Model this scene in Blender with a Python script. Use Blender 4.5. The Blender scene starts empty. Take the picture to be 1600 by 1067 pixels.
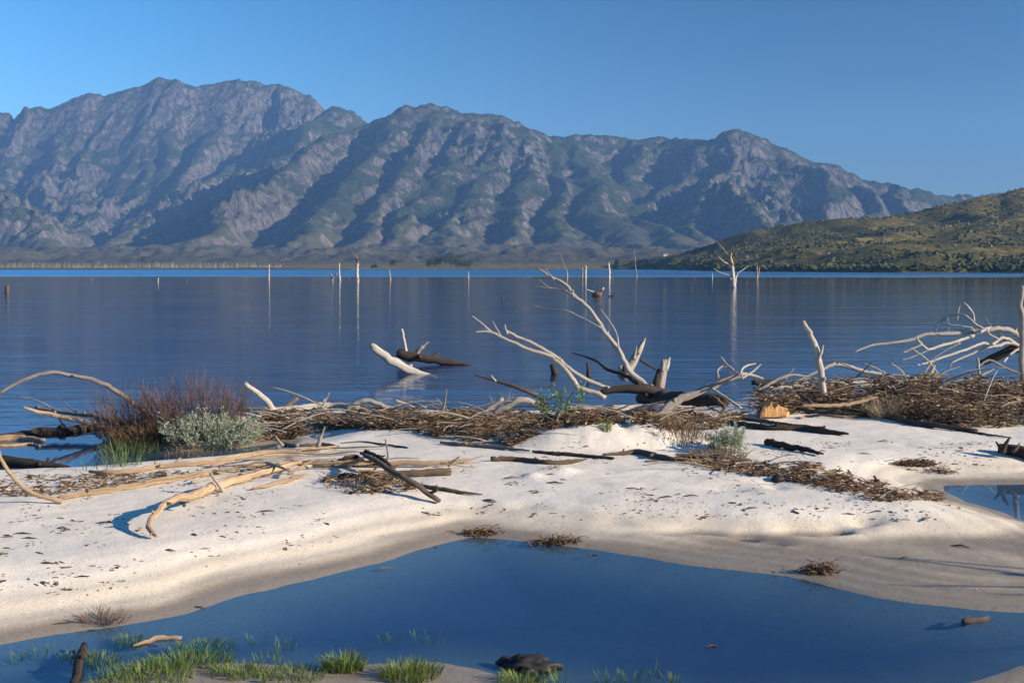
import bpy, math, random
import numpy as np
from mathutils import Vector
R = math.radians
rng = np.random.default_rng(7)
random.seed(7)
scene = bpy.context.scene
col = scene.collection

# ------------------------------------------------------------------ camera, sky, sun, exposure
F, CX, CY, HOR, CAMZ = 2000.0, 800.0, 533.5, 416.0, 2.6      # photo pixels
PITCH = math.atan((CY - HOR) / F)
cam_d = bpy.data.cameras.new('camera'); cam = bpy.data.objects.new('camera', cam_d); col.objects.link(cam)
cam.location = (0, 0, CAMZ); cam.rotation_euler = (R(90) - PITCH, 0, 0)
cam_d.sensor_width = 36; cam_d.lens = 36 * F / 1600; cam_d.clip_end = 30000; cam_d.clip_start = 0.1
scene.camera = cam

SUN_EL, SUN_BACK = R(20), R(20)           # the sun stands to the right, a little behind the camera
world = bpy.data.worlds.new('World'); scene.world = world; world.use_nodes = True
wn = world.node_tree.nodes; wl = world.node_tree.links
bg = wn['Background']; sky = wn.new('ShaderNodeTexSky'); sky.sky_type = 'NISHITA'; sky.sun_disc = False
sky.sun_elevation = SUN_EL; sky.sun_rotation = R(90) + SUN_BACK
sky.altitude = 300; sky.air_density = 1.0; sky.dust_density = 0.0; sky.ozone_density = 5.5
# the photograph's polarised sky: scattered light is dimmest at a right angle to the sun, all round the sky
POL = 0.76
wg = wn.new('ShaderNodeNewGeometry'); dt = wn.new('ShaderNodeVectorMath'); dt.operation = 'DOT_PRODUCT'
wl.new(wg.outputs['Incoming'], dt.inputs[0])
dt.inputs[1].default_value = (math.cos(SUN_EL) * math.cos(SUN_BACK), -math.cos(SUN_EL) * math.sin(SUN_BACK), math.sin(SUN_EL))
def wmath(op, a, b):
    x = wn.new('ShaderNodeMath'); x.operation = op
    for k, v in enumerate((a, b)):
        if hasattr(v, 'is_linked'): wl.new(v, x.inputs[k])
        else: x.inputs[k].default_value = v
    return x.outputs[0]
c2 = wmath('MULTIPLY', dt.outputs['Value'], dt.outputs['Value'])
pf = wmath('SUBTRACT', 1.0, wmath('MULTIPLY', POL, wmath('DIVIDE', wmath('SUBTRACT', 1.0, c2), wmath('ADD', 1.0, c2))))
hsv = wn.new('ShaderNodeHueSaturation'); hsv.inputs['Saturation'].default_value = 1.22
wl.new(sky.outputs[0], hsv.inputs['Color']); wl.new(pf, hsv.inputs['Value']); wl.new(hsv.outputs[0], bg.inputs[0]); bg.inputs[1].default_value = 0.15
sun_d = bpy.data.lights.new('sun', 'SUN'); sun = bpy.data.objects.new('sun', sun_d); col.objects.link(sun)
sun_d.energy = 5.0; sun_d.angle = R(0.5); sun_d.color = (1.0, 0.87, 0.70)
sd = Vector((math.cos(SUN_EL) * math.cos(SUN_BACK), -math.cos(SUN_EL) * math.sin(SUN_BACK), math.sin(SUN_EL)))
sun.rotation_euler = sd.to_track_quat('Z', 'Y').to_euler()
vs = scene.view_settings; vs.view_transform = 'Standard'; vs.look = 'None'; vs.exposure = 0.97; vs.gamma = 1.0
try: vs.use_curve_mapping = False
except Exception: pass
scene.cycles.use_denoising = True
scene.cycles.max_bounces = 6; scene.cycles.diffuse_bounces = 2; scene.cycles.glossy_bounces = 3
scene.cycles.transparent_max_bounces = 8; scene.cycles.volume_bounces = 0
scene.cycles.sample_clamp_indirect = 4.0

# ------------------------------------------------------------------ helpers: pixels, noise, meshes
def ray(px, py):
    dx = (px - CX) / F; dy = (CY - py) / F
    s, c = math.sin(PITCH), math.cos(PITCH)
    return np.array((dx, c + dy * s, -s + dy * c))
def W(px, py, Y):                       # the point seen at a pixel, at distance Y
    d = ray(px, py); t = Y / d[1]
    return Vector((d[0] * t, Y, CAMZ + d[2] * t))
def Z0(px, py, z=0.0):                  # the point of the level z seen at a pixel
    d = ray(px, py); t = (z - CAMZ) / d[2]
    return (d[0] * t, d[1] * t)

_tab = rng.random((256, 256))
def vnoise(x, y):
    x = np.asarray(x, float); y = np.asarray(y, float)
    xi = np.floor(x).astype(int); yi = np.floor(y).astype(int)
    fx = x - xi; fy = y - yi
    fx = fx * fx * fx * (fx * (fx * 6 - 15) + 10); fy = fy * fy * fy * (fy * (fy * 6 - 15) + 10)
    a = _tab[xi & 255, yi & 255]; b = _tab[(xi + 1) & 255, yi & 255]
    c = _tab[xi & 255, (yi + 1) & 255]; d = _tab[(xi + 1) & 255, (yi + 1) & 255]
    return (a * (1 - fx) + b * fx) * (1 - fy) + (c * (1 - fx) + d * fx) * fy
def fbm(x, y, o=4, g=0.5):
    s = 0; a = 1; n = 0
    for k in range(o):
        s = s + a * (vnoise(x * 2**k + 17.3 * k, y * 2**k + 5.1 * k) - 0.5); n += a; a *= g
    return s / n * 2
def ridged(x, y, o=4, g=0.5):
    s = 0; a = 1; n = 0
    for k in range(o):
        s = s + a * (1 - np.abs(2 * vnoise(x * 2**k + 31.7 * k, y * 2**k + 9.2 * k) - 1)); n += a; a *= g
    return s / n
def sstep(a, b, x):
    t = np.clip((x - a) / (b - a), 0, 1); return t * t * (3 - 2 * t)
def seg_dist(x, y, P, vals=None):
    """distance to a polyline, and the value carried along it at the nearest point"""
    best = np.full(x.shape, 1e9); val = np.zeros(x.shape)
    for k in range(len(P) - 1):
        ax, ay = P[k]; bx, by = P[k + 1]; dx, dy = bx - ax, by - ay
        t = np.clip(((x - ax) * dx + (y - ay) * dy) / (dx * dx + dy * dy + 1e-9), 0, 1)
        d = np.hypot(x - ax - t * dx, y - ay - t * dy); m = d < best
        best = np.where(m, d, best)
        if vals is not None: val = np.where(m, vals[k] * (1 - t) + vals[k + 1] * t, val)
    return best, val
def inside(x, y, P):
    r = np.zeros(x.shape, bool); n = len(P)
    for k in range(n):
        ax, ay = P[k]; bx, by = P[(k + 1) % n]
        if ay == by: continue
        r ^= ((ay > y) != (by > y)) & (x < (bx - ax) * (y - ay) / (by - ay) + ax)
    return r
def sdf(x, y, P):
    d, _ = seg_dist(x, y, list(P) + [P[0]])
    return np.where(inside(x, y, P), d, -d)

def grid_mesh(name, xs, ys, z, m, smooth=True):
    nx, ny = len(xs), len(ys)
    X, Y = np.meshgrid(xs, ys)
    co = np.stack([X.ravel(), Y.ravel(), z.ravel()], 1)
    i = np.arange((ny - 1) * (nx - 1)); r = i // (nx - 1); c = i % (nx - 1)
    q = np.stack([r * nx + c, r * nx + c + 1, (r + 1) * nx + c + 1, (r + 1) * nx + c], 1)
    me = bpy.data.meshes.new(name)
    me.vertices.add(len(co)); me.vertices.foreach_set('co', co.ravel())
    me.loops.add(q.size); me.loops.foreach_set('vertex_index', q.ravel().astype(np.int32))
    me.polygons.add(len(q)); me.polygons.foreach_set('loop_start', (np.arange(len(q)) * 4).astype(np.int32))
    me.polygons.foreach_set('loop_total', np.full(len(q), 4, np.int32))
    me.update(calc_edges=True)
    if smooth: me.polygons.foreach_set('use_smooth', np.ones(len(q), bool))
    me.materials.append(m)
    o = bpy.data.objects.new(name, me); col.objects.link(o)
    return o
def tag(o, label=None, cat=None, group=None, kind=None):
    if label: o['label'] = label
    if cat: o['category'] = cat
    if group: o['group'] = group
    if kind: o['kind'] = kind
    return o
RS = 1.0
class MB:
    def __init__(s): s.v = []; s.f = []; s.uv = []; s.n = 0
    def add(s, v, f, uv=None):
        s.v.append(np.asarray(v, float)); s.f += [tuple(i + s.n for i in q) for q in f]
        s.uv.append(np.asarray(uv, float) if uv is not None else np.zeros((len(v), 2))); s.n += len(v)
    def build(s, name, m, parent=None, base=None, smooth=True):
        v = np.concatenate(s.v); uv = np.concatenate(s.uv)
        base = np.array(base if base is not None else (0, 0, 0), float)
        me = bpy.data.meshes.new(name)
        me.from_pydata((v - base).tolist(), [], s.f)
        ul = me.uv_layers.new(name='UVMap')
        li = np.empty(len(me.loops), np.int32); me.loops.foreach_get('vertex_index', li)
        ul.data.foreach_set('uv', uv[li].ravel())
        if smooth: me.polygons.foreach_set('use_smooth', np.ones(len(me.polygons), bool))
        me.materials.append(m)
        o = bpy.data.objects.new(name, me); col.objects.link(o)
        if parent is not None: o.parent = parent
        else: o.location = base.tolist()
        return o
    def tube(s, pts, rad, seg=8, rough=0.10, wob=0.14, step=None, flat=1.0, fine=0.0):
        P = np.array([tuple(p) for p in pts], float); n = len(P)
        rad = 0.73 * RS * np.interp(np.linspace(0, 1, n), np.linspace(0, 1, len(rad)), rad)
        L = np.linalg.norm(np.diff(P, axis=0), axis=1).sum()
        st = step or max(max(rad) * 1.3, L / 36)
        Q = []; RR = []
        E = np.vstack([2 * P[0] - P[1], P, 2 * P[-1] - P[-2]])
        for k in range(n - 1):
            p0, p1, p2, p3 = E[k], E[k + 1], E[k + 2], E[k + 3]
            m = max(1, int(round(np.linalg.norm(p2 - p1) / st)))
            for j in range(m):
                t = j / m
                Q.append(0.5 * (2 * p1 + (p2 - p0) * t + (2 * p0 - 5 * p1 + 4 * p2 - p3) * t * t + (3 * p1 - p0 - 3 * p2 + p3) * t**3))
                RR.append(rad[k] * (1 - t) + rad[k + 1] * t)
        Q.append(P[-1]); RR.append(rad[-1]); Q = np.array(Q); RR = np.array(RR)
        if len(Q) > 2:
            w = rng.normal(0, 1, Q.shape) * RR[:, None] * wob; w[0] = 0; Q = Q + w
        T = np.gradient(Q, axis=0); T /= np.linalg.norm(T, axis=1)[:, None] + 1e-9
        up = np.array((0, 0, 1.0)) if abs(T[0][2]) < 0.8 else np.array((1.0, 0, 0))
        u = np.cross(T[0], up); u /= np.linalg.norm(u)
        V = []; UV = []; ang = np.linspace(0, 2 * math.pi, seg, endpoint=False); ln = 0
        lob = rng.normal(0, rough * 0.8, seg)
        for k in range(len(Q)):
            u = u - T[k] * np.dot(u, T[k]); u /= np.linalg.norm(u) + 1e-9; w = np.cross(T[k], u)
            if k: ln += np.linalg.norm(Q[k] - Q[k - 1])
            lob = lob * 0.8 + rng.normal(0, rough * 0.5, seg)
            rr = RR[k] * (1 + lob)
            for a in range(seg):
                V.append(Q[k] + rr[a] * (math.cos(ang[a]) * u + flat * math.sin(ang[a]) * w)); UV.append((a / seg, ln))
        Fc = []
        for k in range(len(Q) - 1):
            for a in range(seg):
                b = (a + 1) % seg
                Fc.append((k * seg + a, k * seg + b, (k + 1) * seg + b, (k + 1) * seg + a))
        for e, k in ((0, 0), (1, len(Q) - 1)):          # broken ends
            c = Q[k] + T[k] * RR[k] * (0.35 if e else -0.35) * rng.uniform(0.2, 1.2)
            V.append(c); UV.append((0.5, ln * e)); ci = len(V) - 1
            for a in range(seg):
                b = (a + 1) % seg
                Fc.append((k * seg + b, k * seg + a, ci) if not e else (k * seg + a, k * seg + b, ci))
        s.add(V, Fc, UV)
    def stick(s, p, q, r0, r1, seg=4, bend=0.0):        # a cheap stick
        p = np.array(p, float); q = np.array(q, float); d = q - p; L = np.linalg.norm(d); d /= L
        a = np.cross(d, (0, 0, 1.0)); 
        if np.linalg.norm(a) < 0.1: a = np.cross(d, (1.0, 0, 0))
        a /= np.linalg.norm(a); b = np.cross(d, a)
        off = (a * rng.normal() + b * rng.normal()) * bend * L
        V = []; UV = []
        for t, c, r in ((0, p, r0), (0.5, (p + q) / 2 + off, (r0 + r1) / 2), (1, q, r1)):
            for k in range(seg):
                g = 2 * math.pi * k / seg
                V.append(c + r * (math.cos(g) * a + math.sin(g) * b)); UV.append((k / seg, t * L))
        Fc = [(j * seg + k, j * seg + (k + 1) % seg, (j + 1) * seg + (k + 1) % seg, (j + 1) * seg + k) for j in (0, 1) for k in range(seg)]
        Fc += [tuple(range(seg))[::-1], tuple(range(2 * seg, 3 * seg))]
        s.add(V, Fc, UV)

# ------------------------------------------------------------------ materials
def mat(name):
    m = bpy.data.materials.new(name); m.use_nodes = True
    nt = m.node_tree; return m, nt.nodes, nt.links, nt.nodes['Principled BSDF']
def noise(n, l, vec, scale, detail=4, rough=0.55, dist=0.0):
    t = n.new('ShaderNodeTexNoise'); t.inputs['Scale'].default_value = scale; t.inputs['Detail'].default_value = detail
    t.inputs['Roughness'].default_value = rough; t.inputs['Distortion'].default_value = dist
    if vec is not None: l.new(vec, t.inputs['Vector'])
    return t.outputs['Fac']
def mapping(n, l, vec, sc):
    mp = n.new('ShaderNodeMapping'); mp.inputs['Scale'].default_value = sc; l.new(vec, mp.inputs['Vector']); return mp.outputs[0]
def ramp(n, l, fac, stops):
    r = n.new('ShaderNodeValToRGB'); e = r.color_ramp.elements
    while len(e) < len(stops): e.new(0.5)
    for k, (p, c) in enumerate(stops):
        e[k].position = p; e[k].color = (c[0], c[1], c[2], 1) if not np.isscalar(c) else (c, c, c, 1)
    l.new(fac, r.inputs[0]); return r.outputs[0]
def mix(n, l, fac, a, b, mode='MIX'):
    x = n.new('ShaderNodeMix'); x.data_type = 'RGBA'; x.blend_type = mode
    for s, v in ((x.inputs[0], fac), (x.inputs[6], a), (x.inputs[7], b)):
        if hasattr(v, 'is_linked'): l.new(v, s)
        elif np.isscalar(v): s.default_value = v
        else: s.default_value = (v[0], v[1], v[2], 1)
    return x.outputs[2]
def math_(n, l, op, a, b=0.0, c=None):
    x = n.new('ShaderNodeMath'); x.operation = op
    for k, v in enumerate((a, b) if c is None else (a, b, c)):
        if hasattr(v, 'is_linked'): l.new(v, x.inputs[k])
        else: x.inputs[k].default_value = v
    return x.outputs[0]
def mrange(n, l, v, a, b, c=0.0, d=1.0, smooth=True):
    x = n.new('ShaderNodeMapRange'); x.interpolation_type = 'SMOOTHSTEP' if smooth else 'LINEAR'
    l.new(v, x.inputs[0])
    for k, q in enumerate((a, b, c, d)): x.inputs[k + 1].default_value = q
    return x.outputs[0]
def bump(n, l, h, strength, dist, bsdf, normal=None):
    b = n.new('ShaderNodeBump'); b.inputs['Strength'].default_value = strength; b.inputs['Distance'].default_value = dist
    l.new(h, b.inputs['Height'])
    if normal is not None: l.new(normal, b.inputs['Normal'])
    if bsdf is not None: l.new(b.outputs[0], bsdf.inputs['Normal'])
    return b.outputs[0]
def geo(n): return n.new('ShaderNodeNewGeometry')

def wood(name, light, mid, dark, cracks=0.5, rough=0.8):
    m, n, l, b = mat(name)
    uv = n.new('ShaderNodeTexCoord').outputs['UV']; g = geo(n).outputs['Position']
    grain = noise(n, l, mapping(n, l, uv, (22, 2.2, 1)), 1.0, 5, 0.65, 0.4)
    blot = noise(n, l, g, 3.5, 4, 0.6)
    c = ramp(n, l, grain, [(0.33, dark), (0.48, mid), (0.62, light)])
    c2 = ramp(n, l, blot, [(0.35, mid), (0.6, light)])
    c = mix(n, l, 0.35, c, c2)
    c = mix(n, l, ramp(n, l, noise(n, l, g, 1.6, 5, 0.7), [(0.50, 0.0), (0.68, 0.75)]), c, mid)
    c = mix(n, l, ramp(n, l, noise(n, l, mapping(n, l, uv, (9, 1.1, 1)), 1.0, 4, 0.7, 0.6), [(0.30, 1.0), (0.40, 0.0)]), c, dark)
    oi = n.new('ShaderNodeObjectInfo').outputs['Random']
    v = mrange(n, l, oi, 0, 1, 0.78, 1.12, False)
    hs = n.new('ShaderNodeHueSaturation'); l.new(v, hs.inputs['Value']); l.new(c, hs.inputs['Color'])
    l.new(hs.outputs[0], b.inputs['Base Color']); b.inputs['Roughness'].default_value = rough
    b.inputs['Specular IOR Level'].default_value = 0.25
    bump(n, l, grain, 0.9, 0.025, b)
    return m
M = {}
M['bleached'] = wood('bleached_wood', (0.56, 0.50, 0.425), (0.39, 0.34, 0.275), (0.16, 0.125, 0.09))
M['tan'] = wood('tan_wood', (0.56, 0.41, 0.26), (0.38, 0.25, 0.145), (0.11, 0.065, 0.04))
M['grey'] = wood('grey_wood', (0.40, 0.35, 0.29), (0.24, 0.20, 0.16), (0.08, 0.06, 0.045))
M['brown'] = wood('brown_wood', (0.20, 0.14, 0.09), (0.11, 0.075, 0.05), (0.035, 0.025, 0.018))
M['dark'] = wood('dark_wood', (0.085, 0.06, 0.042), (0.045, 0.032, 0.024), (0.018, 0.013, 0.010))
M['orange'] = wood('fresh_wood', (0.72, 0.42, 0.17), (0.52, 0.27, 0.10), (0.20, 0.09, 0.04))
def plain(name, a, b_, scale=6, rough=0.8, trans=0.0):
    m, n, l, b = mat(name)
    f = noise(n, l, geo(n).outputs['Position'], scale, 3)
    c = ramp(n, l, f, [(0.35, a), (0.65, b_)])
    l.new(c, b.inputs['Base Color']); b.inputs['Roughness'].default_value = rough
    b.inputs['Specular IOR Level'].default_value = 0.2
    if trans:
        t = n.new('ShaderNodeBsdfTranslucent'); l.new(c, t.inputs['Color'])
        ms = n.new('ShaderNodeMixShader'); ms.inputs[0].default_value = trans
        l.new(b.outputs[0], ms.inputs[1]); l.new(t.outputs[0], ms.inputs[2]); l.new(ms.outputs[0], n['Material Output'].inputs['Surface'])
    return m
M['litter'] = plain('litter', (0.045, 0.026, 0.014), (0.20, 0.115, 0.06), 25)
M['straw'] = plain('straw', (0.26, 0.19, 0.11), (0.45, 0.35, 0.22), 20)
M['grass'] = plain('grass_blade', (0.09, 0.13, 0.025), (0.20, 0.25, 0.06), 9, 0.6, 0.3)
M['sedge'] = plain('sedge_blade', (0.06, 0.09, 0.025), (0.14, 0.16, 0.06), 9, 0.6, 0.3)
M['drygrass'] = plain('dry_grass_blade', (0.13, 0.085, 0.05), (0.27, 0.19, 0.11), 14, 0.8, 0.2)
M['heath'] = plain('heath_twig', (0.075, 0.045, 0.034), (0.16, 0.10, 0.075), 6)
M['silver'] = plain('silver_leaf', (0.20, 0.25, 0.17), (0.36, 0.41, 0.30), 12, 0.8, 0.2)
M['leaf'] = plain('green_leaf', (0.09, 0.14, 0.045), (0.22, 0.29, 0.13), 12, 0.6, 0.25)
M['treeleaf'] = plain('tree_leaf', (0.030, 0.045, 0.018), (0.075, 0.09, 0.035), 0.3, 0.8, 0.1)
M['rock'] = plain('dark_rock', (0.012, 0.012, 0.013), (0.04, 0.036, 0.032), 14, 0.6)
M['hillrock'] = plain('hill_rock', (0.12, 0.10, 0.075), (0.26, 0.225, 0.175), 0.4)
M['scrub'] = plain('scrub_leaf', (0.020, 0.030, 0.010), (0.075, 0.075, 0.025), 0.06)

def sand_material():
    m, n, l, b = mat('sand')
    pos = geo(n).outputs['Position']; sx = n.new('ShaderNodeSeparateXYZ'); l.new(pos, sx.inputs[0]); z = sx.outputs[2]
    big = noise(n, l, pos, 0.7, 4); fine = noise(n, l, pos, 55, 4, 0.7); grit = noise(n, l, pos, 160, 2, 0.6)
    dry = mix(n, l, big, (0.67, 0.585, 0.475), (0.79, 0.70, 0.575))
    # cream coloured damp slope, darker wet rim, blue-grey silt, darkened with depth in place of light the water absorbs
    zz = math_(n, l, 'ADD', z, math_(n, l, 'MULTIPLY', math_(n, l, 'SUBTRACT', big, 0.5), 0.06))
    damp = mix(n, l, big, (0.60, 0.50, 0.37), (0.70, 0.60, 0.46))
    c = mix(n, l, mrange(n, l, zz, 0.11, 0.19), damp, dry)
    wet = mix(n, l, fine, (0.20, 0.155, 0.11), (0.33, 0.27, 0.20))
    c = mix(n, l, mrange(n, l, zz, 0.022, 0.078), wet, c)
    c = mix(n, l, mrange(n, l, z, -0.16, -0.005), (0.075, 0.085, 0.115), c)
    spk = ramp(n, l, noise(n, l, pos, 75, 2, 0.5), [(0.30, 0.45), (0.40, 1.0)])
    c = mix(n, l, 1.0, c, spk, 'MULTIPLY')
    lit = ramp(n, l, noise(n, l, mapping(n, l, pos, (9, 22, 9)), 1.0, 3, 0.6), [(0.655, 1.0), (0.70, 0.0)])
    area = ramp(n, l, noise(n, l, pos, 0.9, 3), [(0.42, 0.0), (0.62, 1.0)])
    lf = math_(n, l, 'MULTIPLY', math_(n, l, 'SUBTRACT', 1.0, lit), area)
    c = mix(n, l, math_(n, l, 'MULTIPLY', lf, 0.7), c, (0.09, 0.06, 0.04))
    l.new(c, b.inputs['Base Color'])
    l.new(mrange(n, l, zz, 0.01, 0.05, 0.35, 0.95), b.inputs['Roughness']); b.inputs['Specular IOR Level'].default_value = 0.25
    b1 = bump(n, l, noise(n, l, pos, 7, 5, 0.6), 0.32, 0.03, None)
    b2 = bump(n, l, fine, 0.4, 0.012, None, b1)
    bump(n, l, grit, 0.4, 0.006, b, b2)
    return m
def water_material():
    m, n, l, b = mat('water')
    n.remove(b)
    pos = geo(n).outputs['Position']; sx = n.new('ShaderNodeSeparateXYZ'); l.new(pos, sx.inputs[0]); y = sx.outputs[1]
    # ripples of the open lake (crests lie across the view), nearly still pool, ruffled water far out
    w1 = noise(n, l, mapping(n, l, pos, (0.55, 1.5, 1)), 1.3, 4, 0.55, 0.3)
    w2 = noise(n, l, mapping(n, l, pos, (0.10, 0.35, 1)), 1.0, 3, 0.5)
    still = noise(n, l, pos, 3.0, 3, 0.5)
    lake = mrange(n, l, y, 17.0, 22.0)
    patch = ramp(n, l, noise(n, l, mapping(n, l, pos, (0.018, 0.07, 1)), 1.0, 3), [(0.35, 0.35), (0.65, 1.0)])
    h = math_(n, l, 'ADD', math_(n, l, 'MULTIPLY', w1, 0.028), math_(n, l, 'MULTIPLY', w2, 0.06))
    h = math_(n, l, 'MULTIPLY', math_(n, l, 'MULTIPLY', h, lake), patch)
    h = math_(n, l, 'ADD', h, math_(n, l, 'MULTIPLY', still, 0.0003))
    bn = n.new('ShaderNodeBump'); bn.inputs['Strength'].default_value = 1.0; bn.inputs['Distance'].default_value = 1.0
    l.new(h, bn.inputs['Height'])
    wob = math_(n, l, 'MULTIPLY', math_(n, l, 'SUBTRACT', noise(n, l, mapping(n, l, pos, (0.004, 0.01, 1)), 1.0, 2), 0.5), 60.0)
    far = mrange(n, l, math_(n, l, 'ADD', y, wob), 275, 390)
    rough = math_(n, l, 'ADD', math_(n, l, 'MULTIPLY', far, 0.06), math_(n, l, 'MULTIPLY', lake, 0.035))
    sep = n.new('ShaderNodeTexNoise'); sep.inputs['Scale'].default_value = 0.9; sep.inputs['Detail'].default_value = 2; l.new(mapping(n, l, pos, (0.5, 1, 1)), sep.inputs['Vector'])
    sc_ = n.new('ShaderNodeSeparateColor'); l.new(sep.outputs['Color'], sc_.inputs[0])
    cx = n.new('ShaderNodeCombineXYZ'); cx.inputs[2].default_value = 1.0
    l.new(math_(n, l, 'MULTIPLY', math_(n, l, 'SUBTRACT', sc_.outputs[0], 0.5), 0.25), cx.inputs[0])
    l.new(math_(n, l, 'MULTIPLY', sc_.outputs[1], -0.30), cx.inputs[1])
    nv = n.new('ShaderNodeVectorMath'); nv.operation = 'NORMALIZE'; l.new(cx.outputs[0], nv.inputs[0])
    vm = n.new('ShaderNodeMix'); vm.data_type = 'VECTOR'; l.new(far, vm.inputs[0]); l.new(bn.outputs[0], vm.inputs[4]); l.new(nv.outputs[0], vm.inputs[5])
    gl = n.new('ShaderNodeBsdfGlossy'); l.new(rough, gl.inputs['Roughness']); l.new(vm.outputs[1], gl.inputs['Normal'])
    tr = n.new('ShaderNodeBsdfTransparent'); tr.inputs[0].default_value = (0.48, 0.72, 0.95, 1)
    fr = n.new('ShaderNodeFresnel'); l.new(mrange(n, l, geo(n).outputs['Backfacing'], 0, 1, 1.333, 0.75, False), fr.inputs['IOR']); l.new(bn.outputs[0], fr.inputs['Normal'])
    ms = n.new('ShaderNodeMixShader'); l.new(fr.outputs[0], ms.inputs[0]); l.new(tr.outputs[0], ms.inputs[1]); l.new(gl.outputs[0], ms.inputs[2])
    l.new(ms.outputs[0], n['Material Output'].inputs['Surface'])
    return m
def mountain_material():
    m, n, l, b = mat('mountain_rock')
    g = geo(n); pos = g.outputs['Position']; nz = n.new('ShaderNodeSeparateXYZ'); l.new(g.outputs['Normal'], nz.inputs[0])
    pz = n.new('ShaderNodeSeparateXYZ'); l.new(pos, pz.inputs[0])
    n1 = noise(n, l, pos, 0.006, 6, 0.6); n2 = noise(n, l, mapping(n, l, pos, (1, 1, 0.18)), 0.06, 6, 0.7); n3 = noise(n, l, pos, 0.012, 5, 0.65)
    rock = ramp(n, l, n2, [(0.34, (0.040, 0.035, 0.030)), (0.50, (0.118, 0.103, 0.087)), (0.68, (0.245, 0.215, 0.182))])
    veg = ramp(n, l, n3, [(0.35, (0.025, 0.044, 0.014)), (0.65, (0.076, 0.080, 0.032))])
    f = math_(n, l, 'ADD', mrange(n, l, nz.outputs[2], 0.55, 0.88, -0.30, 0.42), math_(n, l, 'ADD', math_(n, l, 'MULTIPLY', n1, 0.9), math_(n, l, 'MULTIPLY', n2, -0.55)))
    f = mrange(n, l, f, 0.06, 0.40)
    c = mix(n, l, f, rock, veg)
    low = mrange(n, l, pz.outputs[2], 15, 120, 1, 0)
    plainc = ramp(n, l, n2, [(0.3, (0.050, 0.043, 0.030)), (0.7, (0.11, 0.088, 0.062))])
    c = mix(n, l, math_(n, l, 'MULTIPLY', low, 0.75), c, plainc)
    # grassy shore strip
    shore = mrange(n, l, pz.outputs[2], 1.5, 9.0, 1, 0)
    c = mix(n, l, shore, c, ramp(n, l, n3, [(0.4, (0.10, 0.085, 0.03)), (0.6, (0.20, 0.15, 0.065))]))
    l.new(c, b.inputs['Base Color']); b.inputs['Roughness'].default_value = 0.95; b.inputs['Specular IOR Level'].default_value = 0.1
    h = math_(n, l, 'ADD', math_(n, l, 'MULTIPLY', n2, 1.0), math_(n, l, 'MULTIPLY', noise(n, l, pos, 0.12, 4, 0.65), 0.35))
    hm = math_(n, l, 'MULTIPLY', h, mrange(n, l, pz.outputs[2], 20, 160, 0.15, 1.0))
    bump(n, l, hm, 1.0, 26.0, b)
    return m
def hill_material():
    m, n, l, b = mat('hill_grass')
    g = geo(n); pos = g.outputs['Position']
    n1 = noise(n, l, pos, 0.018, 5, 0.6); n2 = noise(n, l, pos, 0.15, 5, 0.7)
    c = ramp(n, l, n1, [(0.36, (0.060, 0.060, 0.018)), (0.52, (0.14, 0.108, 0.034)), (0.68, (0.22, 0.165, 0.060))])
    c = mix(n, l, ramp(n, l, n2, [(0.40, 0.75), (0.56, 0.0)]), c, (0.035, 0.040, 0.015))
    rk = ramp(n, l, noise(n, l, pos, 0.07, 6, 0.75), [(0.64, 0.0), (0.70, 0.8)])
    c = mix(n, l, rk, c, (0.33, 0.28, 0.21))
    l.new(c, b.inputs['Base Color']); b.inputs['Roughness'].default_value = 0.95; b.inputs['Specular IOR Level'].default_value = 0.1
    bump(n, l, n2, 1.0, 2.5, b)
    return m
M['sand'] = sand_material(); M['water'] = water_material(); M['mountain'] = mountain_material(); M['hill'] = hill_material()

# ------------------------------------------------------------------ ground sheet: sand bar, pool bed, lake bed
def axis(a, b, st, lo, hi, g=1.13):
    x = list(np.arange(a, b + st / 2, st)); s = st
    while x[-1] < hi: s *= g; x.append(min(x[-1] + s, hi))
    s = st
    while x[0] > lo: s *= g; x.insert(0, max(x[0] - s, lo))
    return np.array(x)
gx = axis(-12.6, 13.4, 0.06, -6000, 6000); gy = axis(5.4, 28.0, 0.06, -400, 6200)
GX, GY = np.meshgrid(gx, gy)
bar = [Z0(*p) for p in [(-900, 1080), (-300, 1045), (-100, 1022), (0, 1006), (100, 992), (200, 976), (300, 955), (400, 926), (500, 904), (600, 878),
       (680, 851), (740, 838), (800, 842), (870, 850), (950, 862), (1050, 878), (1150, 893), (1250, 906), (1330, 925), (1420, 940), (1520, 952), (1600, 958),
       (1800, 970), (2600, 985), (4200, 985),
       (4000, 700), (2600, 640), (1900, 632), (1600, 629), (1400, 631), (1200, 636), (1000, 642), (900, 647), (800, 648), (700, 648), (600, 648), (500, 650), (420, 654),
       (360, 656), (300, 652), (220, 658), (160, 672), (170, 690), (230, 699), (300, 704), (370, 699), (425, 692), (432, 696), (400, 704), (330, 715), (250, 723), (120, 733), (0, 738),
       (-300, 746), (-900, 752), (-2600, 770)]]
pond = [Z0(*p) for p in [(1482, 758), (1478, 768), (1505, 783), (1560, 799), (1600, 811), (1700, 832), (1900, 850), (2300, 850), (2300, 750), (1900, 748), (1700, 751), (1600, 756), (1540, 757)]]
bank = [Z0(*p) for p in [(-900, 1190), (-200, 1125), (60, 1085), (180, 1056), (260, 1040), (330, 1034), (400, 1036), (460, 1042), (560, 1040), (680, 1036), (740, 1043), (800, 1056),
       (880, 1078), (1100, 1100), (1400, 1088), (1540, 1060), (1600, 1042), (1900, 1000)]] + [(40, 8), (40, -350), (-40, -350), (-30, 5)]
near = (np.abs(GX) < 90) & (GY > -80) & (GY < 60)
s_bar = np.full(GX.shape, -60.0); s_bank = np.full(GX.shape, -60.0); s_pond = np.full(GX.shape, -60.0)
xn, yn = GX[near], GY[near]
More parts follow.
